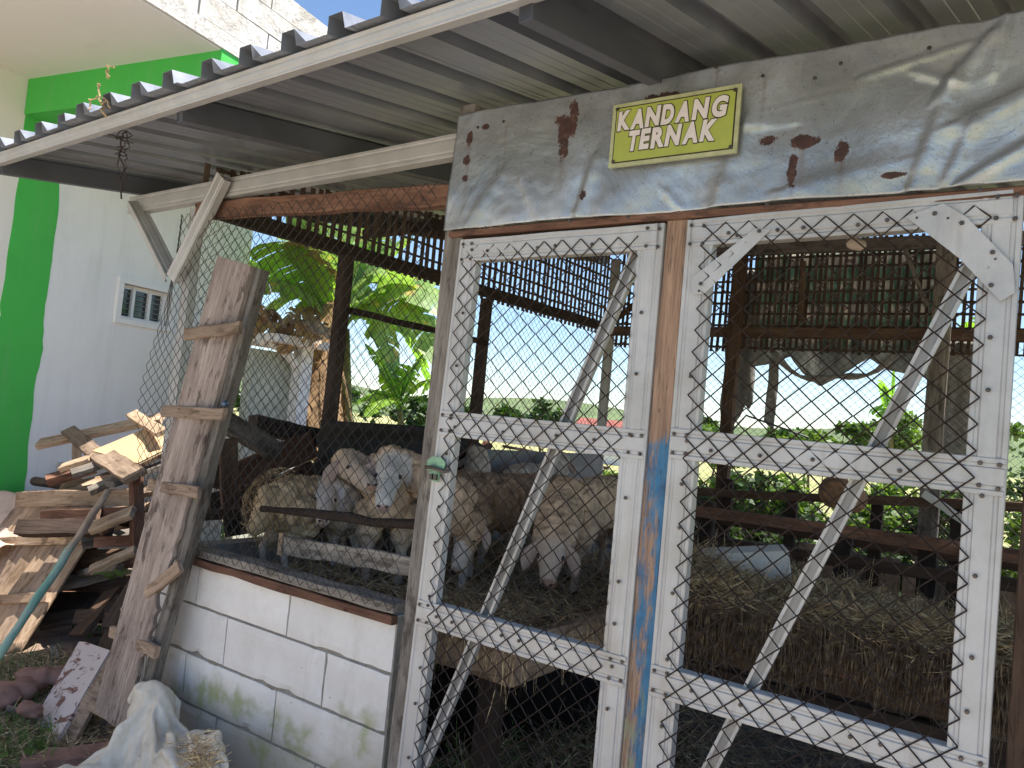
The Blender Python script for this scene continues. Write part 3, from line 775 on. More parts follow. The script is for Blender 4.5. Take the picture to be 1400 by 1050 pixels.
# side panel
sp = empty('chain_link_panel', (XS, 2, 1.5), 'chain link panel along the left side of the pen above the zinc sheet', 'wire fence')
chainlink('wire_mesh', .03, D - .03, .93, 2.42, (XS - .05, 0, 0), (0, 1, 0), (0, 0, 1), (1, 0, 0), M_wire2, sp, dx=.062, dz=.058, r=.0014, seed=4)
bp = empty('chain_link_panel', (1.5, D, 1.5), 'chain link panel along the back of the pen under the lattice', 'wire fence')
chainlink('wire_mesh', XS, 3.2, .9, 2.42, (0, D + .02, 0), (1, 0, 0), (0, 0, 1), (0, -1, 0), M_wire2, bp, dx=.062, dz=.058, r=.0014, seed=6)

# ------------------------------------------------------------------ doors
screw_mb = MB(); 
for (zz, rr_) in ((0, .0055), (.0035, .005), (.006, .003)): pass
screw_mb.loft([[(rr_ * math.cos(k * math.pi / 3), rr_ * math.sin(k * math.pi / 3), zz) for k in range(6)] for zz, rr_ in ((0, .0055), (.0022, .0055), (.0026, .004), (.0055, .0034))])
screw_mesh = screw_mb.mesh('screw'); screw_mesh.materials.append(M_screw)
def screw(x, z, parent, y=-.0575):
    inst('screw', screw_mesh, frame((1, 0, 0), (0, -1, 0), (x, y, z)), parent)
def plate_outline(name, pts, mat, parent, y0, t=.002):
    """flat strip with real thickness; pts in x,z"""
    cx = sum(p[0] for p in pts) / len(pts); cz = sum(p[1] for p in pts) / len(pts)
    mb = MB(); mb.loft([[(p[0] - cx, yy, p[1] - cz) for p in pts] for yy in (0, t)])
    return mb.build(name, mat, parent, Matrix.Translation((cx, y0, cz)))
def door(x0, x1, ztop0, ztop1, zmid0, zmid1, zlow0, zlow1, label, seed, diag, tilt=0.0):
    d = empty('wire_door', ((x0 + x1) / 2, -.03, 0), label, 'door', 'steel framed doors of the pen')
    yf = -.05; sw = .078
    channel('stile', (x0 + sw / 2, yf, .02), (x0 + sw / 2 + tilt * .95, yf, ztop0), sw, .03, FR, M_frame, d)
    channel('stile', (x1 - sw / 2, yf, .02), (x1 - sw / 2, yf, ztop1), sw, .03, FR, M_frame, d)
    a, b = x0 + .004, x1 - .004; tx = lambda z: x0 + tilt * z / 2.18
    yr = yf - .003
    channel('rail', (x0 + .02 + tilt, yr, ztop0 - .037), (x1 - .02, yr, ztop1 - .037), .074, .036, FR, M_frame, d)
    channel('rail', (tx(zmid0) + .004, yr, zmid0 - .043), (b, yr, zmid1 - .043), .082, .036, FR, M_frame, d)
    channel('rail', (tx(zlow0) + .004, yr, zlow0 - .043), (b, yr, zlow1 - .043), .082, .036, FR, M_frame, d)
    channel('rail', (a, yr, .07), (b, yr, .07), .082, .036, FR, M_frame, d)
    (xa, za), (xb, zb) = diag
    tag(channel('diagonal_brace', (xa, yf + .045, za), (xb, yf + .045, zb), .036, .026, Vector((-.1, 1, 0)), M_frame, d, hat=False), 'diagonal channel brace behind the frame')
    me = chainlink('wire_mesh', x0 + .045 + tilt * .5, x1 - .045, max(ztop0, ztop1) - .032 - .02875 * 74, max(ztop0, ztop1) - .030, (0, yr - .003, 0), (1, 0, 0), (0, 0, 1), (0, -1, 0), M_wire, d, dx=.064, dz=.0575, r=.0021, seed=seed, wav=.004)
    r = random.Random(seed)
    for xx in (x0, x1):
        sgn = 1 if xx == x0 else -1
        for zz in (zmid0 if xx == x0 else zmid1, zlow0 if xx == x0 else zlow1, (ztop0 if xx == x0 else ztop1)):
            for dz_ in (-.017, -.068):
                xo = tilt * zz / 2.18 if sgn > 0 else 0
                screw(xx + xo + sgn * .014, zz + dz_, d, yr - .001); screw(xx + xo + sgn * .05, zz + dz_ + r.uniform(-.004, .004), d, yr - .001)
        z = .1
        while z < ztop0 - .1:
            screw(xx + (tilt * z / 2.18 if sgn > 0 else 0) + sgn * (.05 if sgn > 0 else .045) + r.uniform(-.003, .003), z, d, yr - .002); z += .0575 * r.choice((2, 3, 3, 4))
    for zz in (ztop0 - .04, zmid0 - .05, zlow0 - .04):
        x = x0 + .12
        while x < x1 - .1:
            screw(x, zz + r.uniform(-.005, .005), d, yr - .002); x += .064 * r.choice((1, 2, 3))
    return d
d1 = door(1.212, 2.004, 2.186, 2.193, 1.622, 1.615, 1.003, .999, 'left wire door beside the windows of sheep, its diagonal brace running from top right to bottom left', 11, ((1.175, .12), (1.925, 2.16)), tilt=.066)
d1['label'] = 'left wire mesh steel door with sheep showing behind it and a green hasp at its edge'
d2 = door(2.071, 2.846, 2.196, 2.212, 1.628, 1.624, 1.000, .995, 'right door', 12, ((1.985, .12), (2.752, 2.06)))
d2['label'] = 'right wire mesh steel door with angled gusset strips in both upper corners'
# gusset strips on the right door
def q(px, py, y=-.06): p = onY(y, px, py); return (p.x, p.z)
plate_outline('gusset_strip', [q(947, 402), q(945, 380), q(1032, 312), q(1054, 313), q(962, 402)], M_frame, d2, -.0585)
plate_outline('gusset_strip', [q(1238, 296), q(1290, 278), q(1322, 297), q(1385, 362), q(1388, 400), q(1368, 412), q(1310, 352)], M_frame, d2, -.0605)
for px, py in ((958, 388), (1008, 322), (1038, 316), (1278, 292), (1315, 305), (1357, 345), (1355, 390)): 
    a, b = q(px, py, -.061); screw(a, b, d2, -.0615)
# hasp
hasp = empty('hasp', (1.20, -.07, 1.44), 'green painted hasp with a small dark padlock on the left door edge', 'latch')
h0 = onY(-.07, 597, 640)
plate_outline('plate', [(h0.x - .04, h0.z - .01), (h0.x + .03, h0.z - .012), (h0.x + .035, h0.z + .022), (h0.x + .015, h0.z + .036), (h0.x - .02, h0.z + .036), (h0.x - .042, h0.z + .02)], M_hasp, hasp, -.072, .004)
plate_outline('plate', [(h0.x - .026, h0.z - .042), (h0.x + .012, h0.z - .044), (h0.x + .016, h0.z - .014), (h0.x - .028, h0.z - .013)], M_hasp, hasp, -.072, .005)
mb = MB(); mb.tube([Vector((h0.x - .04, -.08, h0.z - .002)), Vector((h0.x - .01, -.085, h0.z + .002)), Vector((h0.x + .04, -.08, h0.z - .006)), Vector((h0.x + .055, -.07, h0.z - .002))], .006, 8); mb.build('bolt', M_screw, hasp)
mb = MB(); mb.box((h0.x - .02, -.082, h0.z - .038), (h0.x - .008, -.073, h0.z - .02)); mb.box((h0.x - .001, -.082, h0.z - .038), (h0.x + .01, -.073, h0.z - .02)); mb.build('staple', M_screw, hasp)

# ------------------------------------------------------------------ galvanised fascia sheet with dents and creases
def fascia():
    mb = MB(); nx, nz = 260, 60
    x0, x1 = 1.205, 3.45
    def bot(x): return 2.222 + .003 * math.sin(x * 9)
    def top(x):
        return 2.608 + .012 * noise.noise(Vector((x * 2.5, 0, 0)))  + .004 * noise.noise(Vector((x * 14, 3, 0)))
    cr = [((1.30, 2.23), (1.42, 2.40), .006, .02), ((1.57, 2.24), (1.50, 2.36), .006, .02), ((1.72, 2.24), (1.77, 2.40), .014, .02), ((2.04, 2.23), (2.0, 2.27), .01, .012), ((2.14, 2.24), (2.20, 2.42), .012, .035),
          ((2.35, 2.26), (2.58, 2.30), .01, .04), ((2.62, 2.23), (2.69, 2.48), .02, .022), ((2.66, 2.44), (2.76, 2.57), .018, .016), ((2.69, 2.24), (2.735, 2.36), .018, .016), ((2.72, 2.23), (2.86, 2.32), .02, .016),
          ((2.70, 2.46), (2.62, 2.50), .014, .012), ((2.72, 2.38), (2.95, 2.48), .02, .03), ((2.50, 2.52), (2.72, 2.56), .008, .01), ((2.25, 2.47), (2.45, 2.49), .003, .006), ((2.33, 2.42), (2.2, 2.43), .008, .02), ((2.8, 2.6), (2.78, 2.48), .02, .015)]
    def hgt(x, z):
        h = .010 * noise.noise(Vector((x * 3.1, z * 3.5, 1))) + .005 * noise.noise(Vector((x * 8, z * 9, 4))) + .0012 * noise.noise(Vector((x * 24, z * 30, 4)))
        # tin is bumpier toward the lower edge where it was nailed
        h += .010 * max(0, (2.36 - z) / .14) * noise.noise(Vector((x * 9, z * 5, 8)))
        for (a, b, amp, wd) in cr:
            ax, az = a; bx, bz = b; dx, dz = bx - ax, bz - az; L2 = dx * dx + dz * dz
            t = max(0, min(1, ((x - ax) * dx + (z - az) * dz) / L2)); qx, qz = ax + t * dx, az + t * dz
            dd = math.hypot(x - qx, z - qz); s_ = (1 if (x - ax) * dz - (z - az) * dx > 0 else -1)
            h += amp * math.exp(-(dd / wd) ** 1.3) * (.4 + .6 * s_ * min(1, dd / wd))
        return h
    for i in range(nx + 1):
        x = x0 + (x1 - x0) * i / nx
        for k in range(nz + 1):
            f = k / nz; z = bot(x) + (top(x) - bot(x)) * f
            xe = x + .02 * f * max(0, 1 - i / 8.0)
            mb.v.append((xe, -.062 - hgt(x, z), z))
    n = nz + 1
    for i in range(nx):
        for k in range(nz):
            a = i * n + k; mb.f.append((a, a + n, a + n + 1, a + 1))
    mb.sm = True
    o = mb.build('galvanised_sheet', M_fascia)
    md = o.modifiers.new('s', 'SOLIDIFY'); md.thickness = .0012; md.offset = -1
    return tag(o, 'dented galvanised metal sheet with rust patches nailed above the doors', 'metal sheet')
fasc = fascia()
nails = []
for k, (px, py) in enumerate(((655, 175), (690, 167), (980, 93), (1044, 105), (1150, 88), (1271, 67), (1115, 108), (665, 312), (780, 303), (860, 297), (1050, 280), (1340, 260))):
    p = onY(-.07, px, py); o = inst('nail', screw_mesh, frame((1, 0, 0), (0, -1, 0), (p.x, -.075, p.z)), fasc)

# ------------------------------------------------------------------ sign
sgn = empty('sign', (2.018, -.085, 2.447), 'yellow green sign reading KANDANG TERNAK in white letters', 'sign')
sx0, sx1, sz0, sz1 = 1.830, 2.207, 2.355, 2.540; YS = -.088
def srect(name, a, b, c, d_, y0, y1, mat, ins=0): 
    mb = MB(); cx_, cz_ = (a + b) / 2, (c + d_) / 2; mb.box((a - cx_, y0, c - cz_), (b - cx_, y1, d_ - cz_)); return mb.build(name, mat, sgn, Matrix.Translation((cx_, 0, cz_)))
srect('backing', sx0, sx1, sz0, sz1, YS, YS + .008, M_signedge)
srect('border_line', sx0 + .011, sx1 - .011, sz0 + .011, sz1 - .011, YS - .0010, YS, M_black)
srect('panel', sx0 + .0145, sx1 - .0145, sz0 + .0145, sz1 - .0145, YS - .0022, YS - .0011, M_sign)
for a, b in ((sx0 + .016, sz1 - .016), (sx1 - .016, sz1 - .016), (sx0 + .016, sz0 + .016), (sx1 - .016, sz0 + .016)): screw(a, b, sgn, YS - .0025)
def letter(ch, u, v, hgt_, wid, rot=0, shear=.12):
    cu = bpy.data.curves.new('letter', 'FONT'); cu.body = ch; cu.size = hgt_ / .70; cu.align_x = 'CENTER'; cu.resolution_u = 4; cu.shear = shear
    cx_ = sx0 + (sx1 - sx0) * u; cz_ = sz1 - (sz1 - sz0) * v
    for (off, ex, yy, mt, nm) in ((.0068, .0004, YS - .0030, M_black, 'letter_outline'), (.0042, .0006, YS - .0040, M_lett, 'letter')):
        cu.offset = off; cu.extrude = ex
        tmp = bpy.data.objects.new('t', cu); S.collection.objects.link(tmp)
        bpy.context.view_layer.update()
        me = bpy.data.meshes.new_from_object(tmp.evaluated_get(bpy.context.evaluated_depsgraph_get()))
        bpy.data.objects.remove(tmp)
        xs = [w.co.x for w in me.vertices]; ys = [w.co.y for w in me.vertices]
        mx = (max(xs) + min(xs)) / 2; my = (max(ys) + min(ys)) / 2; sc = (wid + 2 * (off - .0042)) / (max(xs) - min(xs))
        for w in me.vertices: w.co.x = (w.co.x - mx) * sc; w.co.y -= my
        me.materials.clear(); me.materials.append(mt)
        Mx = Matrix.Translation((cx_, yy, cz_)) @ Matrix.Rotation(rot, 4, 'Y') @ Matrix.Rotation(math.pi / 2, 4, 'X')
        link(bpy.data.objects.new(nm, me), Mx, sgn)
for ch, u, v, w in (('K', .105, .285, .040), ('A', .22, .29, .042), ('N', .345, .285, .048), ('D', .462, .29, .038), ('A', .58, .29, .042), ('N', .715, .285, .049), ('G', .858, .295, .043)):
    letter(ch, u, v, .050, w, random.Random(u).uniform(-.05, .05))
for ch, u, v, w in (('T', .205, .625, .034), ('E', .295, .62, .034), ('R', .395, .625, .040), ('N', .52, .625, .048), ('A', .65, .625, .045), ('K', .785, .625, .044)):
    letter(ch, u, v, .052, w, random.Random(u).uniform(-.05, .05))
# a pale stone-like thing hung by the top of the right door
mb = MB(); mb.sm = True

# ------------------------------------------------------------------ raised platforms inside
plat = empty('raised_platform', (.5, .3, .6), 'raised timber sheep platform with a front side board inside the pen, left part', 'platform')
PX1 = 1.42; PY0 = .28; PY1 = 3.3
tag(board('side_board', (XS + .1, PY0, .775), (PX1, PY0, .775), .16, .035, FR, M_wcleat, plat, seg=8), 'pale front side board')
board('side_board', (PX1, PY0 - .015, .775), (PX1, PY1, .775), .16, .035, RT, M_wcleat, plat, seg=8)
for k in range(16):
    y = PY0 + .05 + k * .19
    board('floor_board', (XS + .1, y + .07, .77), (PX1 - .03, y + .07, .77), .17, .025, ZU, M_wdark, plat, seg=3)
for x, y in ((0, .34), (1.3, .34), (0, 1.8), (1.3, 1.8), (1.3, 3.1)): board('leg', (x, y, 0), (x, y, .70), .08, .07, FR, M_wdark, plat)
plat2 = empty('raised_platform', (2.6, 1, .6), 'long raised feeding platform heaped with hay behind the right door', 'platform')
QX0, QY0 = 1.52, 1.0
board('side_board', (QX0, QY0, .895), (4.8, QY0, .895), .16, .035, FR, M_wred, plat2, seg=8)
board('side_board', (QX0, QY0 + .01, .78), (4.8, QY0 + .01, .78), .06, .03, FR, M_wbrown, plat2, seg=8)
board('side_board', (QX0, QY0, .90), (QX0, 1.8, .90), .15, .035, -RT, M_wbrown, plat2, seg=8)
for k in range(4):
    y = QY0 + .1 + k * .19; board('floor_board', (QX0 + .03, y, .93), (4.8, y, .93), .17, .025, ZU, M_wdark, plat2, seg=3)
for x in (1.6, 2.6, 3.6): board('leg', (x, 1.1, 0), (x, 1.1, .83), .09, .07, FR, M_wdark, plat2)
board('rail', (QX0, QY0 - .02, .70), (4.8, QY0 - .02, .70), .08, .035, FR, M_wdark, plat2)
# dirt floor of the pen
mb = MB(); n = 40
for i in range(n + 1):
    for k in range(n + 1):
        x = -.24 + 5.2 * i / n; y = .12 + 3.9 * k / n
        mb.v.append((x, y, .05 + .05 * noise.noise(Vector((x * 3, y * 3, 2)))))
for i in range(n):
    for k in range(n): a = i * (n + 1) + k; mb.f.append((a, a + n + 1, a + n + 2, a + 1))
mb.sm = True; tag(mb.build('pen_floor', M_soil), kind='structure')

# feeding rack rails in front of the sheep
mb = MB(); a = onY(.2, 358, 696); b = onY(.16, 600, 722); r = random.Random(5)
pts = [a.lerp(b, k / 9) + Vector((0, 0, r.uniform(-.006, .006))) for k in range(10)]
mb.tube([p - a for p in pts], [.012 + .008 * min(1, k / 3) + r.uniform(-.003, .003) for k in range(10)], 8); mb.sm = True
tag(mb.build('branch', M_wdark, None, Matrix.Translation(a)), 'dark rough branch tied across the wire panel in front of the sheep', 'branch')
a = onY(.14, 391, 745); b = onY(.14, 590, 778)
tag(board('plank', a, b, .072, .022, FR, M_wgrey, None, seg=8), 'grey weathered plank fixed low across in front of the sheep', 'plank')
mb = MB(); c = onY(.15, 386, 742); mb.box((-.012, -.012, -.05), (.012, .012, .04))
tag(mb.build('wood_peg', M_wpale, None, Matrix.Translation(c)), 'short pale peg at the left end of the low grey plank', 'peg')

# brown slatted feeding fence further in (right side)
def px_board(name, a, b, Y, w, t, mat, parent=None, **kw):
    return board(name, onY(Y, *a), onY(Y, *b), w, t, FR, mat, parent, **kw)
fence = empty('feeding_fence', (2, 2.4, 1), 'dark brown timber feeding fence behind the hay heap', 'fence')
YF = 2.35
for (ya, yb) in ((697, 752), (738, 792)):
    a = onY(YF, 942, ya); b = onY(YF, 1330, yb); b2 = a + (b - a) * 1.9
    board('rail', a, b2, .062, .04, FR, M_wred if ya < 700 else M_wbrown, fence, seg=6)
for px, y0, y1 in ((968, 690, 790), (1155, 725, 830), (1270, 745, 850)):
    a = onY(YF + .04, px, y0); board('post', (a.x, a.y, .94), (a.x, a.y, a.z + .02), .085, .05, FR, M_wdark, fence)
fence2 = empty('rear_rail_fence', (1.6, 3.8, 1), 'low timber rail fence along the back of the pen against the bushes', 'fence')
YB = 3.75
for (a_, b_) in (((940, 672), (1330, 690)), ((940, 705), (1330, 765))):
    a = onY(YB, *a_); b = onY(YB, *b_); board('rail', a, a + (b - a) * 1.6, .06, .04, FR, M_wbrown, fence2)
for px, y0 in ((996, 655), (1084, 670), (1200, 690), (1310, 690)):
    a = onY(YB + .03, px, y0); board('post', (a.x, a.y, 0), (a.x, a.y, a.z), .075, .05, FR, M_wdark, fence2)
channel('rail', onY(3.7, 948, 622), onY(3.7, 1135, 648), .035, .03, Vector((0, -1, .4)), M_beam, fence2)['label'] = 'thin pale steel rail'
tag(board('plank', onY(3.4, 1262, 675), onY(3.4, 1318, 712), .045, .03, FR, M_styro, None), 'short white painted stick sloping down behind the right door', 'plank')
backw = empty('board_panel', (1.6, D - .12, .4), 'low panel of brown boards at the back of the pen under the rail fence', 'board wall')
for k in range(24):
    board('board', (-.2 + k * .17, D - .13, .05), (-.2 + k * .17, D - .13, .92 + rnd.uniform(-.03, .03)), .155, .02, FR, M_wcleat if k % 3 else M_wgrey, backw, seg=3)
# cut log hanging by the rear
la = onY(3.0, 1147, 672); mb = MB(); mb.tube([(0, -.14, 0), (0, -.1, 0), (.02, .3, -.05)], [.06, .098, .09], 14); mb.sm = False
tag(mb.build('log', plain('log_wood', (.30, .17, .10), .9, 0, .4, 30), None, Matrix.Translation(la)), 'round sawn log end resting behind the diagonal brace of the right door', 'log')
# foam block on hay
fa = onY(1.62, 1018, 772)
mb = MB(); mb.box((-.23, -.11, -.08), (.19, .11, .07)); o = mb.build('foam_block', M_styro, None, Matrix.Translation(fa) @ Matrix.Rotation(math.radians(22), 4, 'Z') @ Matrix.Rotation(math.radians(-10), 4, 'Y'))
bv = o.modifiers.new('b', 'BEVEL'); bv.width = .004; bv.segments = 2
tag(o, 'white foam block lying on the hay heap', 'block')

# ------------------------------------------------------------------ hay and straw (uncountable)
def strands(name, n, fn, mat, L=(.05, .16), w=.0016, seed=1, parent=None, curl=.4):
    r = random.Random(seed); mb = MB()
    for _ in range(n):
        p, d = fn(r); d = Vector(d).normalized(); ln = r.uniform(*L); p = Vector(p)
        side = d.cross(Vector((r.uniform(-1, 1), r.uniform(-1, 1), r.uniform(-1, 1))))
        if side.length < .01: continue
        side = side.normalized() * w * r.uniform(.5, 1.4); bend = Vector((r.uniform(-1, 1), r.uniform(-1, 1), r.uniform(-1, .6))) * curl * ln * .5
        a, b, c = p, p + d * ln * .5 + bend * .5, p + d * ln + bend * .3
        mb.add([a - side, a + side, b + side, b - side, c + side * .4, c - side * .4], [(0, 1, 2, 3), (3, 2, 4, 5)])
    return mb.build(name, mat, parent)
def stuff(o, lab=None): o['kind'] = 'stuff'; 
def flat(r): return Vector((r.uniform(-1, 1), r.uniform(-1, 1), r.uniform(-.15, .45)))
def mound(name, x0, x1, y0, y1, zf, mat):
    mb = MB(); nx, ny = 60, 30
    for i in range(nx + 1):
        for k in range(ny + 1):
            x = x0 + (x1 - x0) * i / nx; y = y0 + (y1 - y0) * k / ny; mb.v.append((x, y, zf(x, y)))
    for i in range(nx):
        for k in range(ny): a = i * (ny + 1) + k; mb.f.append((a, a + ny + 1, a + ny + 2, a + 1))
    mb.sm = True; return mb.build(name, mat)
def zf1(x, y): return .79 + .035 * noise.noise(Vector((x * 4, y * 4, 0))) + .05 * max(0, 1 - abs(y - .45) / .3) * max(0, min(1, (x - .7) * 3))
def zf2(x, y):
    e = min(1, max(0, (y - QY0 + .05) / .12)); return .93 + e * (.06 + .05 * noise.noise(Vector((x * 3, y * 4, 3))) + .07 * max(0, 1 - (x - QX0) / .5)) - .5 * max(0, y - 1.75) 
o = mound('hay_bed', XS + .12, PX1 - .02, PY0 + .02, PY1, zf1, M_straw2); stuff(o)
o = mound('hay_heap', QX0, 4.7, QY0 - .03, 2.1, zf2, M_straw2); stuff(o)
o = strands('loose_hay', 9000, lambda r: ((lambda x, y: ((x, y, zf1(x, y) + r.uniform(-.005, .02)), flat(r)))(r.uniform(XS + .15, PX1), r.uniform(PY0, 2.6))), M_straw, (.05, .16), .0016, 3); stuff(o)
o = strands('loose_hay', 12000, lambda r: ((lambda x, y: ((x, y, zf2(x, y) + r.uniform(-.005, .03)), flat(r)))(r.uniform(QX0, 3.6), QY0 - .03 + min(1.0, abs(r.gauss(0, .45))))), M_straw, (.05, .16), .0016, 4); stuff(o)
def hang(r):
    x = r.uniform(QX0, 3.6); dens = .5 + .5 * noise.noise(Vector((x * 4, 0, 1))); z = 1.0 - abs(r.gauss(0, .09)) * (.2 + 1.6 * max(0, dens - .25))
    return (x, QY0 - .03 - r.uniform(0, .05), z), (r.uniform(-.25, .25), r.uniform(-.2, .05), -1)
o = strands('hanging_hay', 3200, hang, M_straw2, (.06, .2), .0016, 5, curl=.25); stuff(o)
def hang2(r):
    x = r.uniform(.85, PX1 + .02); z = .86 - abs(r.gauss(0, .06)); side_ = r.random() < .5
    if side_: return (x, PY0 - .02 - r.uniform(0, .03), z), (r.uniform(-.4, .4), -.1, -1)
    return (PX1 + .02 + r.uniform(0, .03), r.uniform(PY0, 1.6), z), (.1, r.uniform(-.4, .4), -1)
o = strands('hanging_hay', 260, hang2, M_straw, (.05, .14), .0015, 6, curl=.3); stuff(o)
def zf3(x, y): return .10 + .10 * noise.noise(Vector((x * 1.7, y * 1.7, 5))) + .05 * noise.noise(Vector((x * 6, y * 6, 5)))
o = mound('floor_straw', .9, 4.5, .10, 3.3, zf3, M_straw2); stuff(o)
o = strands('floor_straw', 16000, lambda r: ((lambda x, y: ((x, y, zf3(x, y) + r.uniform(0, .05)), flat(r)))(r.uniform(.9, 3.6), .1 + abs(r.gauss(0, .8)))), M_straw, (.08, .26), .0018, 7); stuff(o)
o = strands('floor_greens', 1800, lambda r: ((lambda x, y: ((x, y, zf3(x, y) + r.uniform(0, .06)), flat(r)))(r.uniform(.9, 2.2), .12 + abs(r.gauss(0, .4)))), M_grass, (.08, .26), .0022, 8); stuff(o)

# ------------------------------------------------------------------ sheep
def capsule(mb, p0, p1, r0, r1, n=5):
    p0 = Vector(p0); p1 = Vector(p1)
    d = (p1 - p0); L = d.length; d = d.normalized() if L > 1e-6 else Vector((0, 0, 1))
    pts = []; rs = []
    for k in range(1, 4): a = math.pi / 2 * k / 4; pts.append(p0 - d * r0 * math.cos(a)); rs.append(r0 * math.sin(a))
    for k in range(n): f = k / (n - 1); pts.append(p0.lerp(p1, f)); rs.append(r0 + (r1 - r0) * f)
    for k in range(3, 0, -1): a = math.pi / 2 * k / 4; pts.append(p1 + d * r1 * math.cos(a)); rs.append(r1 * math.sin(a))
    mb.tube(pts, rs, 12, True)
def sheep(label, hip, chest, zf, h, poll, nose, wool=(.50, .40, .31), face=(.66, .60, .56), woolly=1.0, head=1.0, seed=1, eardrop=.8, fat=1.0, vox=.0085, legc=None, strawy=0):
    fat *= .86
    """hip, chest = (x,y) over the feet; h = shoulder height; poll = top of neck; nose = muzzle tip (world)"""
    hip = Vector((hip[0], hip[1], 0)); chest = Vector((chest[0], chest[1], 0)); fw = (chest - hip).normalized(); sd_ = Vector((-fw.y, fw.x, 0))
    poll = Vector(poll); nose = Vector(nose); up = ZU; zb = zf
    org = (hip + chest) / 2 + up * zb
    P = lambda b, f, s_, z: b + fw * f + sd_ * s_ + up * (zb + z)
    mb = MB(); k = h / .55; F = fat
    # trunk
    capsule(mb, P(hip, .02, 0, .40 * k), P(chest, -.04, 0, .385 * k), .135 * k * F, .135 * k * F)
    capsule(mb, P(hip, .10, 0, .36 * k), P(chest, -.10, 0, .35 * k), .145 * k * F, .14 * k * F)
    capsule(mb, P(hip, -.05, 0, .40 * k), P(hip, .02, 0, .34 * k), .10 * k * F, .12 * k * F)
    capsule(mb, P(chest, .03, 0, .42 * k), P(chest, .06, 0, .34 * k), .105 * k * F, .10 * k * F)
    # tail
    capsule(mb, P(hip, -.13, 0, .44 * k), P(hip, -.17, .01, .27 * k), .022, .018)
    # legs
    for s_ in (-1, 1):
        capsule(mb, P(chest, .0, s_ * .075 * k, .30 * k), P(chest, .015, s_ * .07 * k, .17 * k), .055 * k, .027 * k)
        capsule(mb, P(chest, .015, s_ * .07 * k, .17 * k), P(chest, .0, s_ * .07 * k, .05 * k), .024 * k, .018 * k)
        capsule(mb, P(chest, .0, s_ * .07 * k, .05 * k), P(chest, .015, s_ * .07 * k, .015), .019 * k, .021 * k)
        capsule(mb, P(hip, .02, s_ * .08 * k, .34 * k), P(hip, .04, s_ * .08 * k, .22 * k), .085 * k, .045 * k)
        capsule(mb, P(hip, .04, s_ * .08 * k, .22 * k), P(hip, -.07, s_ * .075 * k, .15 * k), .038 * k, .022 * k)
        capsule(mb, P(hip, -.07, s_ * .075 * k, .15 * k), P(hip, -.05, s_ * .075 * k, .05 * k), .022 * k, .018 * k)
        capsule(mb, P(hip, -.05, s_ * .075 * k, .05 * k), P(hip, -.03, s_ * .075 * k, .015), .019 * k, .021 * k)
    # neck
    nb = P(chest, .02, 0, .42 * k); nm = nb.lerp(poll, .5) + up * .01
    hd = (nose - poll).normalized(); hl = (nose - poll).length
    capsule(mb, nb, nm, .095 * k * F, .075 * k); capsule(mb, nm, poll - hd * .0, .075 * k, .058 * head)
    # head
    s2 = hd.cross(up); s2 = s2.normalized() if s2.length > .05 else sd_; hu = s2.cross(hd).normalized()
    if hu.z < 0 : hu = -hu
    capsule(mb, poll + hd * .02, poll + hd * hl * .35, .056 * head, .053 * head)
    capsule(mb, poll + hd * hl * .30 - hu * .006, poll + hd * hl * .82 - hu * .012, .048 * head, .031 * head)
    capsule(mb, poll + hd * hl * .40 + hu * .010, poll + hd * hl * .80 + hu * .006, .036 * head, .024 * head)
    for s_ in (-1, 1):
        capsule(mb, poll + hd * hl * .34 + s2 * s_ * .034 * head + hu * .020, poll + hd * hl * .42 + s2 * s_ * .032 * head + hu * .016, .018 * head, .015 * head)
        capsule(mb, poll + hd * hl * .84 + s2 * s_ * .012 * head, poll + hd * hl * .88 + s2 * s_ * .011 * head - hu * .01, .017 * head, .016 * head)
    capsule(mb, poll + hd * hl * .55 - hu * .030 * head, poll + hd * hl * .86 - hu * .026 * head, .022 * head, .017 * head)
    me = mb.mesh('tmp'); ob = bpy.data.objects.new('tmp', me); S.collection.objects.link(ob)
    md = ob.modifiers.new('r', 'REMESH'); md.mode = 'VOXEL'; md.voxel_size = vox
    sm = ob.modifiers.new('s', 'SMOOTH'); sm.factor = .6; sm.iterations = 4
    bpy.context.view_layer.update()
    nm_ = bpy.data.meshes.new_from_object(ob.evaluated_get(bpy.context.evaluated_depsgraph_get())); bpy.data.objects.remove(ob)
    nm_.name = 'body'
    col = nm_.color_attributes.new('coat', 'FLOAT_COLOR', 'POINT'); r = random.Random(seed)
    legc = legc or tuple(x * .8 for x in face)
    nrm = [v.normal.copy() for v in nm_.vertices]
    for i, v in enumerate(nm_.vertices):
        p = v.co; hf = (p - poll).dot(hd); dh = ((p - poll) - hd * max(0, min(hl, hf))).length
        ishead = 1.0 if hf > -.0 and dh < .085 * head and (p - poll).length < hl + .05 else 0.0
        ishead *= min(1, max(0, (hf + .00) / .04)); zl = p.z - zb
        lf = 1.0 if zl < .17 * k else max(0, 1 - (zl - .17 * k) / .05)
        lf = lf if ishead < .5 else 0
        wl = max(0, (1 - ishead)) * (1 - lf)
        n1 = noise.noise(p * 30 + Vector((seed, 0, 0))); n2 = noise.noise(p * 62 + Vector((seed, 5, 0))); n3 = noise.noise(p * 7 + Vector((seed, 9, 0)))
        n4 = noise.noise(Vector((p.x * 38, p.y * 38, p.z * 75)) + Vector((n3 * 3, 0, seed)))
        d = wl * woolly * .85 * (.012 + .020 * (1 - 2 * abs(n1)) * .6 + .012 * (1 - 2 * abs(n4)) + .006 * n2)
        v.co = p + nrm[i] * d - Vector((0, 0, 0))
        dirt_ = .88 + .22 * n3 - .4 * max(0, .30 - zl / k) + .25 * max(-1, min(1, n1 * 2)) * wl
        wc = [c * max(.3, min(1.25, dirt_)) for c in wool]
        hfr = hf / hl
        fc = [c * (1 + .12 * n3) for c in face]
        if hfr > .90: fc = [fc[0] * .80, fc[1] * .62, fc[2] * .58]
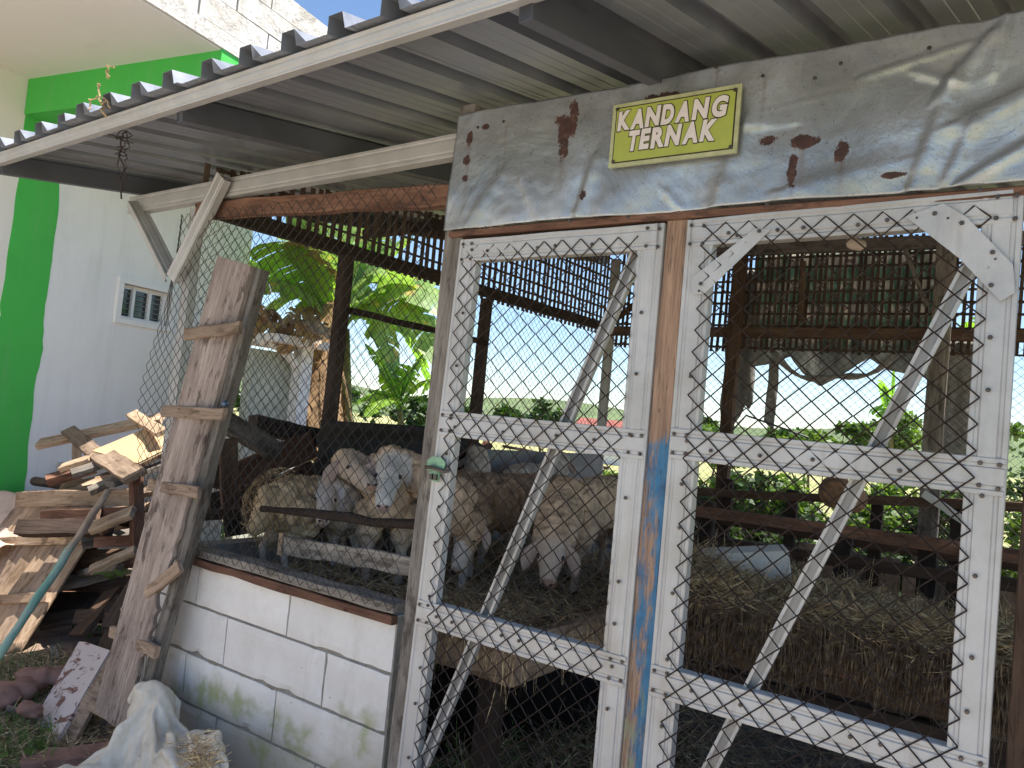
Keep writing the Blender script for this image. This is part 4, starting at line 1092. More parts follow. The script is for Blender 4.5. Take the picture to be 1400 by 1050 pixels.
        lc = [c * (.7 + .5 * max(0, zl / .2)) for c in legc]
        if zl < .03: lc = [.06, .05, .04]
        c = [wc[j] * wl + fc[j] * ishead + lc[j] * (1 - ishead) * lf for j in range(3)]
        t_ = wl + ishead + (1 - ishead) * lf; c = [x / max(t_, .01) for x in c]
        col.data[i].color = (*c, 1)
        v.co -= org
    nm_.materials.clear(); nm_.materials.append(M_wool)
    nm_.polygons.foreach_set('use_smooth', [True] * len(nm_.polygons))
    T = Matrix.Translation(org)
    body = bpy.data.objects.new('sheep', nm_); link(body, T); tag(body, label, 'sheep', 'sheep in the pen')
    # ears, eyes, nostrils, mouth
    for s_ in (-1, 1):
        base = poll + hd * hl * .12 + s2 * s_ * .048 * head + hu * .022
        out = (s2 * s_ * (1 - .55 * eardrop) - up * eardrop + hd * .25).normalized(); L = .115 * head
        e = MB(); rings = []; fwd = (hd + hu * .3).normalized(); wv = out.cross(fwd).normalized()
        for q_ in range(8):
            f = q_ / 7; wd = .030 * head * math.sin(math.pi * (.14 + .84 * f)) ** .8; c = base + out * L * f + s2 * s_ * .012 * math.sin(math.pi * f) - fwd * .01 * f
            ring = []
            for a in range(8):
                an = 2 * math.pi * a / 8; th = .0055 if math.sin(an) < 0 else .002 - .009 * (1 - abs(math.cos(an)))
                ring.append(c + wv * math.cos(an) * wd + fwd * math.sin(an) * abs(th) * 1.2)
            rings.append([v - org for v in ring])
        e.loft(rings); e.sm = True; e.build('ear', M_ear, body, T)
        ec = poll + hd * hl * .40 + s2 * s_ * .045 * head + hu * .022 * head
        ey_ = MB(); capsule(ey_, ec - org - s2 * s_ * .004, ec - org + hd * .007 - s2 * s_ * .003, .0085 * head, .0075 * head); ey_.sm = True; ey_.build('eye', M_eye, body, T)
        nc = poll + hd * (hl * .88 + .016 * head) + s2 * s_ * .012 * head
        nz_ = MB(); capsule(nz_, nc - org, nc - org + s2 * s_ * .006 + hu * .004, .0042 * head, .003 * head); nz_.build('nostril', M_eye, body, T)
    mc = poll + hd * (hl * .86 + .005) - hu * .022 * head
    mo = MB(); mo.tube([mc - s2 * .022 * head - hd * .02 - org, mc + hd * .014 - org, mc + s2 * .022 * head - hd * .02 - org], .0028, 6); mo.build('mouth', M_eye, body, T)
    return body

ZP = .80
cream = (.80, .60, .42); tan = (.70, .51, .36); brown = (.36, .26, .18); white_ = (.80, .70, .62)
sheep('tall cream sheep with raised head, looking right over the branch', (.02, 1.15), (.34, .74), ZP - .03, .62, onY(.72, 476, 636), onY(.47, 512, 666), cream, (.66, .54, .45), .8, 1.2, 21, .9, .82)
sheep('white faced sheep with drooping ear beside the tall cream one, facing the camera', (.30, 1.42), (.60, .90), ZP - .03, .60, onY(.72, 535, 634), onY(.43, 522, 698), tan, (.76, .71, .67), .8, 1.25, 22, .8, .82)
sheep('small white faced lamb bending its head under the dark branch', (-.10, 1.15), (.10, .72), ZP, .44, onY(.62, 446, 672), onY(.40, 441, 716), (.62, .52, .42), (.78, .72, .68), .8, 1.05, 23, .7)
sheep('curly woolled sheep with its rump to the wire at the left end of the pen', (-.02, .44), (-.10, .96), ZP, .47, (-.10, 1.08, 1.2), (-.05, 1.2, 1.08), (.68, .52, .34), white_, 1.3, 1.0, 24, .8, .84)
sheep('tan rumped sheep standing with its back to us behind the shaggy brown one', (.35, 1.80), (-.08, 2.0), ZP, .52, (-.2, 2.1, 1.36), (-.3, 2.15, 1.28), (.80, .66, .54), white_, .8, 1.0, 25, .8, .85)
sheep('shaggy brown sheep stretching its white face down left to the hay', (.74, 1.64), (.52, 1.12), ZP, .58, onY(.98, 645, 708), onY(.84, 622, 786), (.42, .29, .20), (.78, .68, .60), 1.3, 1.2, 26, 1.0, .78)
sheep('curly beige sheep grazing head down at the right of the left door', (.93, 1.92), (.98, 1.30), ZP, .62, onY(1.06, 756, 742), onY(.94, 748, 801), (.72, .53, .38), (.66, .54, .45), 1.1, 1.25, 27, .9, .70)
sheep('white rumped sheep standing furthest back behind the others', (.02, 2.3), (-.1, 2.8), ZP, .56, (-.1, 3.0, 1.35), (-.1, 3.1, 1.25), (.62, .54, .47), white_, .8, 1.0, 28, .8, vox=.012)
def ws(r):
    v = Vector((r.gauss(0, 1), -abs(r.gauss(0, 1)), r.gauss(0, 1))).normalized(); c = Vector((-.09, .47, 1.10)) + Vector((v.x * .16, v.y * .19, v.z * .19))
    t = v.cross(Vector((r.uniform(-1, 1), r.uniform(-1, 1), r.uniform(-1, 1)))); return c, t - ZU * .2
o = strands('wool_straw', 900, ws, M_straw, (.02, .06), .0014, 31, curl=1.2); stuff(o)

# ------------------------------------------------------------------ hanging tarp at the back
def cloth(name, xa, xb, ztop, zbot, y, mat, label, seed, nx=70, nz=30, fold=.05):
    mb = MB()
    for i in range(nx + 1):
        u = i / nx; x = xa + (xb - xa) * u
        for k in range(nz + 1):
            v = k / nz; zb_ = zbot(u); z = ztop + (zb_ - ztop) * v
            yy = y + fold * noise.noise(Vector((x * 7, z * 1.5, seed))) * (.3 + v) + .02 * noise.noise(Vector((x * 20, z * 8, seed)))
            mb.v.append((x + .03 * noise.noise(Vector((x * 5, z * 5, seed + 3))) * v, yy, z))
    for i in range(nx):
        for k in range(nz): a = i * (nz + 1) + k; mb.f.append((a, a + nz + 1, a + nz + 2, a + 1))
    mb.sm = True; o = mb.build(name, mat); md = o.modifiers.new('s', 'SOLIDIFY'); md.thickness = .002
    return tag(o, label, 'tarp')
def zb_main(u):
    pts = [(0, 2.20), (.18, 2.26), (.27, 2.30), (.33, 2.18), (.45, 2.08), (.57, 2.20), (.68, 2.31), (.8, 2.22), (1, 2.18)]
    for (a, za), (b, zb_) in zip(pts[:-1], pts[1:]):
        if a <= u <= b: return za + (zb_ - za) * (u - a) / (b - a)
    return 2.2
cloth('tarp', .86, 2.16, 3.10, zb_main, D + .12, M_tarp, 'green printed tarp hanging behind the back lattice with a sagging lower edge', 2)
M_net = plain('grey_shade_net', (.34, .33, .31), .8, 0, .3, 20)
cloth('shade_net', .66, .92, 3.0, lambda u: 1.62 + .35 * u + .05 * math.sin(u * 12), D + .17, M_net, 'narrow grey net strip hanging left of the sagging tarp', 5, 24, 30, .09)
cloth('shade_net', 2.16, 2.52, 2.44, lambda u: 1.55 + .02 * math.sin(u * 9), D + .10, M_net, 'wide grey net strip hanging right of the sagging tarp', 6, 24, 30, .06)
cloth('shade_net', 1.02, 1.10, 2.3, lambda u: 1.80 - .08 * u, D + .15, M_net, 'thin grey rag dangling from the back rail', 8, 8, 16, .04)
mb = MB(); a = onY(D + .1, 1060, 478); pts = []
for k in range(14):
    u = k / 13; p = onY(D + .1, 1055 + 170 * u, 478 + 45 * math.sin(math.pi * u) + 8 * math.sin(u * 9)); pts.append(p - a)
mb.tube(pts, [.02 + .008 * math.sin(k * 1.7) for k in range(14)], 8); mb.sm = True
tag(mb.build('rolled_cloth', M_net, None, Matrix.Translation(a)), 'rolled grey cloth edge sagging in a curve under the back lattice', 'cloth')
# rope line beyond
mb = MB(); pts = [onY(D - .1, 1000, 590), onY(D - .1, 1020, 568), onY(D - .1, 1060, 582), onY(D - .1, 1105, 598)]
mb.tube([p - pts[0] for p in pts], .008, 5); tag(mb.build('pipe', M_darkst, None, Matrix.Translation(pts[0])), 'thin dark bent pipe along the back wire', 'pipe')
# small pale lump on top of the right door's opening
lp = onY(.08, 1171, 334); mb = MB(); capsule(mb, (-.008, 0, .004), (.008, 0, -.002), .018, .016); mb.sm = True
tag(mb.build('pale_gourd', plain('tan_gourd', (.42, .34, .27), .7), None, Matrix.Translation(lp)), 'small round tan lump hanging at the top of the right door opening', 'ornament')
mb = MB(); mb.tube([(0, 0, 0), (0.002, -.01, .05)], .0015, 4)

# ------------------------------------------------------------------ leaning board
lean = empty('leaning_board', tuple(onY(-.13, 170, 990)), 'pinkish weathered board with nailed battens leaning against the wire panel', 'board')
YL = -.13
A0 = onY(YL - .05, 152, 985); A1 = onY(YL, 322, 357)
nl = Vector((.18, -1, .05)).normalized()
def jagged_board():
    p0, p1 = A0, A1; L = (p1 - p0).length; M = frame(p1 - p0, nl, (p0 + p1) / 2); mb = MB(); n = 120; r = random.Random(2); rings = []
    hw = .100; t = .022
    for k in range(n + 1):
        f = k / n; x = -L / 2 + L * f
        wl_ = hw * (1 - .05 * f) + .003 * noise.noise(Vector((f * 9, 0, 0)))       # left side (+y) / right side (-y)
        jr = .006 * noise.noise(Vector((f * 22, 3, 0)))
        if .02 < f < .42: jr += -.03 * abs(noise.noise(Vector((f * 26, 7, 0)))) - (.018 if .10 < f < .16 or .27 < f < .33 else 0) * r.uniform(.6, 1.3)
        yr_ = -hw - jr
        yl_ = wl_
        rings.append([(x, yr_, -t / 2), (x, yl_, -t / 2), (x, yl_, t / 2 - .003), (x, yl_ - .003, t / 2), (x, yr_ + .003, t / 2), (x, yr_, t / 2 - .004)])
    mb.loft(rings); return mb.build('board', M_wplank, lean, M)
jb = jagged_board()
ax = (A1 - A0).normalized(); sdl = nl.cross(ax).normalized()      # to the left seen from the front?
if sdl.x > 0: sdl = -sdl
rgt = -sdl
# grey post behind the right edge
tag(board('rear_post', A0 + rgt * .118 - nl * .045 + ax * .02, A1 + rgt * .104 - nl * .040, .05, .055, nl, M_wgrey, lean, seg=10), 'grey post fixed behind the right edge')
LL = (A1 - A0).length
def cleat(pa, pb, w=.05, mat=M_wcleat):
    a = onY(YL - .035, *pa); b = onY(YL - .035, *pb); board('batten', a, b, w, .022, nl, mat, lean, seg=6, jit=.002, jag=.006)
for pa, pb in (((254, 458), (330, 447)), ((224, 562), (306, 567)), ((205, 662), (272, 674)), ((152, 862), (214, 892)), ((170, 838), (246, 774)), ((125, 962), (172, 992))): cleat(pa, pb, .048)
mb = MB(); h = onY(YL - .05, 308, 552); capsule(mb, (0, 0, 0), (.01, -.01, 0), .014, .012); mb.build('bolt_head', plain('blue_steel', (.10, .14, .2), .4, .6), lean, Matrix.Translation(h))

# ------------------------------------------------------------------ sack in front of the wall
def sack():
    """drop a wrinkled sheet over a few lumps in front of the wall and keep the settled folds as a plain mesh"""
    tmp = []
    def col(mb, loc, sc=(1, 1, 1)):
        m = mb.mesh('lump'); o = bpy.data.objects.new('lump', m); S.collection.objects.link(o); o.location = loc; o.scale = sc; tmp.append(o)
        o.modifiers.new('c', 'COLLISION'); o.collision.thickness_outer = .006; o.collision.cloth_friction = 60; return o
    mb = MB(); mb.box((-2, -2, -.2), (2, 2, 0)); col(mb, (0, 0, 0))
    mb = MB(); mb.box((-1.5, .24, .0), (1.5, .5, 1)); col(mb, (0, 0, 0))
    for (x, y, z, r_, sc) in ((-.24, .10, .12, .14, (.5, .6, 1.9)), (.02, .10, .06, .17, (1.2, 1, 1.0)), (.28, .13, .13, .14, (1.0, .8, 2.2)), (.08, -.16, .03, .1, (1.4, .8, .9)), (-.32, -.16, .02, .09, (1.2, .8, .8)), (.34, -.14, .02, .08, (1, 1, .9))):
        mb = MB(); capsule(mb, (-r_ * .3, 0, 0), (r_ * .3, 0, 0), r_, r_, 3); col(mb, (x, y, z), sc)
    NX_, NY_ = 64, 52; mb = MB()
    for i in range(NX_ + 1):
        for j in range(NY_ + 1):
            u = i / NX_ - .5; v = j / NY_ - .5
            mb.v.append((u * .88, v * .66 - .02,   .46 + .035 * math.sin(u * 15 + v * 4) + .03 * math.sin(v * 11 + u * 5) + .05 * noise.noise(Vector((u * 9, v * 9, 1)))))
    for i in range(NX_):
        for j in range(NY_): q_ = i * (NY_ + 1) + j; mb.f.append((q_, q_ + NY_ + 1, q_ + NY_ + 2, q_ + 1))
    ob = bpy.data.objects.new('sheet', mb.mesh('sheet')); S.collection.objects.link(ob); tmp.append(ob)
    cl = ob.modifiers.new('cl', 'CLOTH'); st = cl.settings; st.quality = 5; st.mass = .3; st.tension_stiffness = 25; st.compression_stiffness = 25; st.shear_stiffness = 15; st.bending_stiffness = 1.2; st.air_damping = 3
    cc = cl.collision_settings; cc.use_self_collision = True; cc.self_distance_min = .006; cc.distance_min = .006; cc.collision_quality = 2; cc.self_friction = 40
    cl.point_cache.frame_start = 1; cl.point_cache.frame_end = 34
    for f_ in range(1, 33): S.frame_set(f_)
    me = bpy.data.meshes.new_from_object(ob.evaluated_get(bpy.context.evaluated_depsgraph_get()))
    S.frame_set(1)
    for o in tmp: bpy.data.objects.remove(o)
    me.materials.clear(); me.materials.append(M_sack); me.polygons.foreach_set('use_smooth', [True] * len(me.polygons)); me.name = 'woven_sack'
    o = link(bpy.data.objects.new('woven_sack', me), Matrix.Translation((.27, -.262, .03)) @ Matrix.Diagonal((1.0, .95, 1.05, 1)))
    tag(o, 'crumpled dirty white woven sack lying at the foot of the block wall', 'sack')
    sb = o.modifiers.new('b', 'SUBSURF'); sb.levels = 1; sb.render_levels = 1
    md = o.modifiers.new('s', 'SOLIDIFY'); md.thickness = .003
sack()
o = strands('sack_straw', 500, lambda r: ((onY(-.50, 275, 1040) + Vector((r.gauss(0, .04), r.gauss(0, .02), r.gauss(0, .035)))), flat(r)), M_straw, (.02, .05), .0014, 41); stuff(o)

# ------------------------------------------------------------------ debris at the left foot
def dz(px, py): p = onZ(.0, px, py); return p
def slab_thing(name, pts, Y, t, mat, label, cat):
    P3 = [onY(y_, px, py) for px, py, y_ in pts]; n_ = (P3[1] - P3[0]).cross(P3[2] - P3[0]).normalized()
    if n_.y > 0: n_ = -n_
    c = sum(P3, Vector()) / len(P3); mb = MB(); mb.loft([[p - c for p in P3], [p - c - n_ * t for p in P3]])
    return tag(mb.build(name, mat, None, Matrix.Translation(c)), label, cat)
def mat_pinkwhite():
    m, nt, b = new_mat('flaking_white_on_red_board'); p = geo(nt)
    n = noise_(nt, geo(nt, (5, 5, 9)), 1.6, 7, .7, .5)
    c = mix(nt, ramp(nt, n, [(.42, g(1)), (.46, g(0))]), (.62, .52, .49), (.20, .10, .08)); nt.links.new(c, b.inputs['Base Color']); b.inputs['Roughness'].default_value = .9; bump(nt, b, n, .4, .005); return m
slab_thing('cement_board', [(46, 985, -.17), (108, 877, .12), (118, 878, .12), (150, 889, .12), (74, 1018, -.22)], 0, .02, mat_pinkwhite(), 'pale flaking board lying against the foot of the leaning board', 'board')
slab_thing('cement_board', [(76, 1016, -.19), (151, 893, .09), (162, 903, .09), (96, 1024, -.19)], 0, .02, M_wcleat, 'narrow pale strip of board beside the flaking board', 'board')
tag(board('sill_block', onZ(.03, 28, 1046), onZ(.03, 170, 1030), .13, .06, ZU, M_brick, None, jit=.01), 'flat reddish stone slab at the bottom left corner', 'stone')
r = random.Random(12)
def rock(p, s_, mat, label, cat, seed, group=None):
    mb = MB(); capsule(mb, (-s_ * .4, 0, 0), (s_ * .4, 0, 0), s_ * .6, s_ * .55, 14)
    mb.v = [tuple(Vector(v) * (1 + .5 * noise.noise(Vector(v) * (2 / s_) + Vector((seed, 0, 0))))) for v in mb.v]; mb.v = [(a, b, c * .6) for a, b, c in mb.v]
    mb.sm = True
    return tag(mb.build('rock', mat, None, Matrix.Translation(p) @ Matrix.Rotation(seed, 4, 'Z')), label, cat, group)
rock(onZ(.12, 62, 925), .13, M_brick, 'reddish lump of rubble nearest the flaking board', 'stone', 1)
rock(onZ(.10, 20, 945), .14, M_brick, 'larger reddish lump of rubble at the left edge', 'stone', 2)
rock(onZ(.10, 40, 970), .08, M_brick, 'smaller reddish lump of rubble in the grass', 'stone', 3)
rock(onY(.06, 240, 925), .07, M_wbrown, 'brown lump at the foot of the block wall behind the leaning board', 'stone', 4)
rr4 = random.Random(44)
for k in range(24):
    px = rr4.uniform(60, 235); py = rr4.uniform(850, 985); p = onZ(.04, px, py); a = rr4.uniform(0, 6.28); L = rr4.uniform(.06, .22)
    o = board('wood_scrap', p, p + Vector((math.cos(a) * L, math.sin(a) * L, rr4.uniform(-.02, .08))), rr4.uniform(.02, .06), .012, ZU, rr4.choice([M_wdark, M_wbrown, M_wgrey, M_wred]), None, seg=2)
    tag(o, 'small splintered wood scrap in the debris left of the leaning board', 'wood scrap', 'wood scraps on the ground at the left')
def gfn(cx0, cx1, cy0, cy1):
    def f(r):
        p = onZ(0.0, r.uniform(cx0, cx1), r.uniform(cy0, cy1)); return (p.x, p.y, p.z + .0), (r.uniform(-.5, .5), r.uniform(-.5, .5), 1)
    return f
o = strands('grass', 1500, gfn(-120, 80, 900, 1060), M_grass, (.03, .12), .0022, 51, curl=.7); stuff(o)
o = strands('dry_grass', 4200, lambda r: (lambda p: ((p.x, p.y, .03), flat(r)))(onZ(0, r.uniform(-100, 170), r.uniform(900, 1060))), M_straw, (.03, .12), .0018, 52); stuff(o)
o = strands('far_grass', 14000, lambda r: ((r.uniform(-9, -.6), r.uniform(.6, 12), 0), (r.uniform(-.5, .5), r.uniform(-.5, .5), 1)), M_grass, (.05, .25), .006, 53); stuff(o)
def weed(p, s_, n, label, seed):
    r = random.Random(seed); mb = MB()
    for k in range(n):
        a = r.uniform(0, 6.28); d = Vector((math.cos(a), math.sin(a), r.uniform(.3, 1.2))).normalized(); c = d * s_ * r.uniform(.4, 1); w = d.cross(ZU).normalized() * s_ * .22; L = Vector((d.x, d.y, -.2)).normalized() * s_ * .5
        mb.add([c - w * .2, c + L * .5 - w, c + L, c + L * .5 + w], [(0, 1, 2, 3)]); 
        mb.tube([(0, 0, 0), c * .6, c], .0015, 3)
    return tag(mb.build('weed', M_leaf2, None, Matrix.Translation(p)), label, 'weed')
weed(onZ(.03, 22, 1035), .10, 16, 'broad leaved weed at the bottom left corner', 1)
weed(onZ(.03, 62, 1000), .05, 14, 'small weed growing beside the flaking board', 2)
weed(onY(.3, 155, 790), .08, 26, 'leafy weed showing between the planks of the wood pile', 3)

# ------------------------------------------------------------------ wood pile left of the pen
G = 'planks of the scrap wood pile'
def pl(label, a, b, ya, yb, w, t, mat, nrm=FR, name='plank', **kw):
    o = board(name, onY(ya, *a), onY(yb, *b), w * 1.35, t * 1.2, nrm, mat, None, **kw); return tag(o, label, 'plank', None)
UPN = Vector((.1, -.55, .8))
def at2(px, py, Y): return onY(Y, px, py)
pl('long pale batten across the top of the wood pile, pointing left', (53, 607), (222, 572), .75, 1.25, .075, .035, M_wpale, UPN)
pl('short batten crossing the top batten at its right end', (180, 566), (222, 592), .95, .85, .06, .025, M_wpale, UPN)
pl('short flat board crossing over the left of the top batten', (94, 588), (140, 628), .82, .72, .075, .025, M_wcleat, UPN)
tag(slab_thing('plywood_sheet', [(126, 616, .65), (205, 583, .95), (262, 596, 1.1), (188, 633, .7)], 0, .012, M_ply, 'clean tan plywood sheet lying on top of the wood pile', 'plywood'))
pl('upright pale stud standing at the left of the wood pile', (105, 608), (105, 694), .86, .86, .07, .05, M_wpale, Vector((-.5, -1, 0)))
pl('upright brown stud under the plywood sheet', (186, 652), (188, 770), .62, .62, .075, .05, M_wred, Vector((-.3, -1, 0)))
pl('pale batten stub below the crossing board', (84, 640), (125, 626), .62, .7, .05, .03, M_wpale, UPN)
pl('brown squared beam end poking out left of the studs', (64, 658), (130, 638), .60, .85, .06, .055, M_wred, UPN)
pl('dark grey weathered plank lying slantwise under the plywood', (98, 648), (158, 628), .50, .72, .06, .03, M_wgrey, UPN)
pl('wide grey board sloping down right under the plywood', (140, 622), (186, 652), .68, .55, .10, .025, M_wcleat, UPN)
pl('short grey board end below the sloping board', (122, 672), (160, 655), .52, .65, .055, .03, M_wgrey, UPN)
pl('long grey plank running right behind the leaning board', (150, 662), (225, 635), .55, .95, .06, .03, M_wgrey, UPN)
pl('horizontal pale rail at the top of the fallen pallet', (26, 682), (185, 680), .48, .70, .075, .04, M_wpale, FR, seg=5)
pl('dark red plank lying above the charred beam', (60, 706), (185, 700), .40, .60, .05, .045, M_wred, FR)
pl('charred dark beam with a squared end', (28, 722), (150, 722), .30, .55, .07, .07, M_wdark, Vector((-.1, -1, .3)), name='charred_beam')
pl('pale board lying slantwise beside the brown stud', (126, 722), (182, 700), .38, .5, .075, .03, M_wpale, UPN)
pl('short sawn board under the slanting one', (124, 780), (185, 752), .30, .45, .045, .03, M_wpale, UPN)
pl('thin brown lath beside the round pole', (135, 690), (128, 730), .5, .45, .03, .02, M_wbrown, FR)
pl('red brown plank low behind the studs', (130, 742), (240, 735), .5, .8, .05, .04, M_wred, FR)
pl('grey plank low in the pile', (80, 800), (200, 770), .5, .9, .08, .03, M_wgrey, UPN)
pl('dark plank low in the pile', (60, 850), (190, 830), .45, .8, .09, .03, M_wdark, UPN)
pl('dark brown board leaning in the heap behind the round pole', (150, 860), (215, 750), .35, .6, .1, .03, M_wdark, FR)
pl('brown board leaning against the dark heap', (105, 870), (170, 790), .5, .8, .12, .03, M_wbrown, FR)
mb = MB(); a = onY(.9, 48, 658); capsule(mb, (0, 0, 0), (.3, .25, -.02), .035, .035); tag(mb.build('log', M_bark, None, Matrix.Translation(a)), 'small round log end at the left of the wood pile', 'log')
for lab, a, b, ya, yb, w, t, mt in (
    ('pale batten low across the middle of the pile', (84, 668), (168, 652), .72, .95, .07, .03, M_wpale), ('grey brown board across the pile behind the studs', (60, 700), (236, 664), .95, 1.15, .09, .03, M_wcleat),
    ('tan plank behind the charred beam', (92, 712), (240, 690), .8, 1.1, .09, .03, M_wpale), ('dark plank right of the round pole', (140, 705), (236, 716), .75, .95, .09, .03, M_wdark),
    ('grey plank end sticking out right of the round pole', (112, 742), (196, 728), .5, .8, .07, .035, M_wgrey), ('brown beam running right under the studs', (100, 765), (240, 762), .6, .85, .08, .06, M_wbrown),
    ('dark beam deep in the heap by the leaning board', (90, 790), (230, 795), .65, .9, .12, .06, M_wdark), ('black brown board deep in the heap, lowest of the long ones', (70, 825), (225, 828), .6, .8, .12, .05, M_wdark),
    ('tan board end tilted up behind the plywood sheet', (176, 640), (236, 610), 1.0, 1.25, .08, .03, M_wpale), ('slanting pale strip behind the brown stud', (150, 735), (210, 690), .9, 1.0, .06, .03, M_wpale),
    ('brown board slanting left below the top batten', (56, 690), (150, 650), .95, 1.1, .08, .03, M_wbrown), ('reddish board slanting behind the left stud', (74, 700), (190, 672), 1.05, 1.2, .09, .03, M_wred)):
    pl(lab, a, b, ya, yb, w, t, mt, UPN)
mb = MB(); n = 30
for i in range(n + 1):
    for k in range(n + 1):
        u = i / n * 2 - 1; v = k / n * 2 - 1; e = max(0, 1 - (u * u + v * v)) ** .5
        mb.v.append((-1.25 + u * .75, 1.15 + v * .75, .75 * e * (.8 + .4 * noise.noise(Vector((u * 3, v * 3, 4)))) - .03))
for i in range(n):
    for k in range(n): a = i * (n + 1) + k; mb.f.append((a, a + n + 1, a + n + 2, a + 1))
tag(mb.build('debris_heap', M_soil), 'dark mound of rotten debris under the scrap wood pile', 'debris heap')
# round pole
a = onY(-.30, -4, 900); b = onY(.42, 148, 672); L = (b - a).length; M = frame(b - a, FR, (a + b) / 2); mb = MB(); r = random.Random(3)
# kink where pole meets
pts = [Vector((-L / 2 + L * k / 12, 0, r.uniform(-.004, .004))) for k in range(13)]
mb.tube(pts, [.020 + r.uniform(-.002, .002) for _ in pts], 12); mb.sm = True
tag(mb.build('round_pole', M_pole, None, M), 'round pole with flaking green paint on its lower half, leaning on the wood pile', 'pole')
# fallen pallet (slats)
pal = empty('pallet', tuple(onY(.1, 60, 800)), 'fallen pallet of pale planks sloping at the left edge', 'pallet')
def PLp(u, v):     # u along the slats (0 top..1 bottom), v across
    tl, tr_, bl_, br = at2(30, 690, .50), at2(150, 692, .66), at2(-150, 905, .12), at2(22, 900, .22)
    return tl.lerp(tr_, v).lerp(bl_.lerp(br, v), u)
pn = (PLp(1, 0) - PLp(0, 0)).cross(PLp(0, 1) - PLp(0, 0)).normalized()
if pn.y > 0: pn = -pn
for k in range(8):
    v = .06 + k * .125; w_ = (PLp(.5, 1) - PLp(.5, 0)).length * .125
    board('slat', PLp(0, v), PLp(1, v), w_ * .93, .018, pn, M_wpale if k % 3 else M_wcleat, pal, seg=6)
for u in (.24, .62, .93): board('cross_rail', PLp(u, -.08) + pn * .03, PLp(u, 1.0) + pn * .03, .055, .035, pn, M_wpale, pal, seg=6)
# dark heap body under the pile: more scrap boards
rr5 = random.Random(77)
for k in range(46):
    px = rr5.uniform(60, 250); py = rr5.uniform(700, 880); Y = rr5.uniform(.5, 1.6); p = onY(Y, px, py); a = rr5.uniform(-.6, .6); L = rr5.uniform(.25, .8)
    if p.z < .02: p.z = .04
    d = Vector((math.cos(a), math.sin(a) * .8, rr5.uniform(-.35, .35))).normalized(); d.z = max(d.z, -p.z / L)
    o = board('scrap_board', p, p + d * L, rr5.uniform(.04, .12), rr5.uniform(.015, .04), Vector((rr5.uniform(-.4, .4), -1, rr5.uniform(.2, 1.5))), (mt_ := rr5.choice([M_wdark, M_wbrown, M_wgrey, M_wred, M_wdark])), None, seg=3)
    if (p + d * L).x > -.42: 
        pass
    wd_ = {M_wdark: 'blackened', M_wbrown: 'brown', M_wgrey: 'grey', M_wred: 'reddish'}[mt_]; tag(o, wd_ + ' scrap board buried low in the shaded heap behind the leaning board', 'scrap board', wd_ + ' scrap boards low in the wood heap')
# pink tarp at the far left
mb = MB(); n = 40
for i in range(n + 1):
    for k in range(n + 1):
        u = i / n; v = k / n; p = deep(-120, 690, 5.8).lerp(deep(50, 668, 5.7), u); q_ = deep(-120, 800, 5.1).lerp(deep(18, 745, 5.1), u); w = p.lerp(q_, v)
        mb.v.append((w.x, w.y, w.z + .06 * noise.noise(Vector((u * 5, v * 5, 3))) + .05 * math.sin(math.pi * min(1, v * 1.6)) * (.6 + .5 * noise.noise(Vector((u * 3, 1, 1))))))
for i in range(n):
    for k in range(n): a = i * (n + 1) + k; mb.f.append((a, a + 1, a + n + 2, a + n + 1))
mb.sm = True; o = mb.build('tarpaulin', M_pinktarp); md = o.modifiers.new('s', 'SOLIDIFY'); md.thickness = .003
tag(o, 'faded pink tarpaulin over a heap at the foot of the green band', 'tarpaulin')

hc = deep(-20, 740, 5.8); mb = MB(); n = 30
for i in range(n + 1):
    for k in range(n + 1):
        u = i / n * 2 - 1; v = k / n * 2 - 1; e = max(0, 1 - (u * u + v * v)) ** .5
        mb.v.append((hc.x + u * .62, hc.y + v * .62, .74 * e * (.85 + .3 * noise.noise(Vector((u * 3, v * 3, 14)))) - .03))
for i in range(n):
    for k in range(n): a = i * (n + 1) + k; mb.f.append((a, a + n + 1, a + n + 2, a + 1))
tag(mb.build('rubble_heap', M_brick), 'heap of reddish rubble under the faded pink tarpaulin', 'rubble heap')
# timber heap just outside the side wall (seen through the wire at the left)
for k, (lab, a, b, Y0, Y1, w, t, mt) in enumerate((
    ('thick grey beam sloping down right outside the wire', (300, 572), (378, 618), .9, 1.2, .10, .08, M_wgrey),
    ('reddish cut beam rising to a pale sawn end outside the wire', (318, 655), (424, 608), .6, .95, .15, .08, M_wred),
    ('second reddish beam below the sawn one outside the wire', (330, 690), (425, 640), .7, .95, .09, .07, M_wred),
    ('dark beam lying behind the sloping grey one', (345, 580), (440, 600), 1.3, 1.4, .10, .08, M_wdark),
    ('dark upright board outside the wire near the plank', (315, 700), (312, 600), .6, .6, .09, .03, M_wbrown),
    ('brown board outside the wire under the beams', (290, 650), (420, 690), .9, 1.2, .12, .03, M_wbrown),
    ('dark board outside the wire low down', (285, 690), (430, 705), .7, 1.0, .10, .03, M_wdark))):
    A = onX(-.55 - .06 * (k % 4), *a); B = onX(-.55 - .06 * (k % 4), *b)
    tag(board('beam', A, B, w, t, Vector((1, -.3, .2)), mt, None), lab, 'beam')
mb = MB(); a = onX(-1.0, 385, 720); 
for k in range(14):
    A = Vector((-1.0 - .1 * (k % 3), .3 + rr5.uniform(0, 1.8), rr5.uniform(.2, 1.0))); B = A + Vector((rr5.uniform(-.1, .1), rr5.uniform(.4, .9), rr5.uniform(-.2, .25)))
    tag(board('scrap_board', A, B, .12, .03, Vector((1, -.2, .3)), rr5.choice([M_wdark, M_wbrown]), None, seg=3), 'scrap board stacked in the dark outside the left side wire', 'scrap board', 'scrap boards outside the side wire')
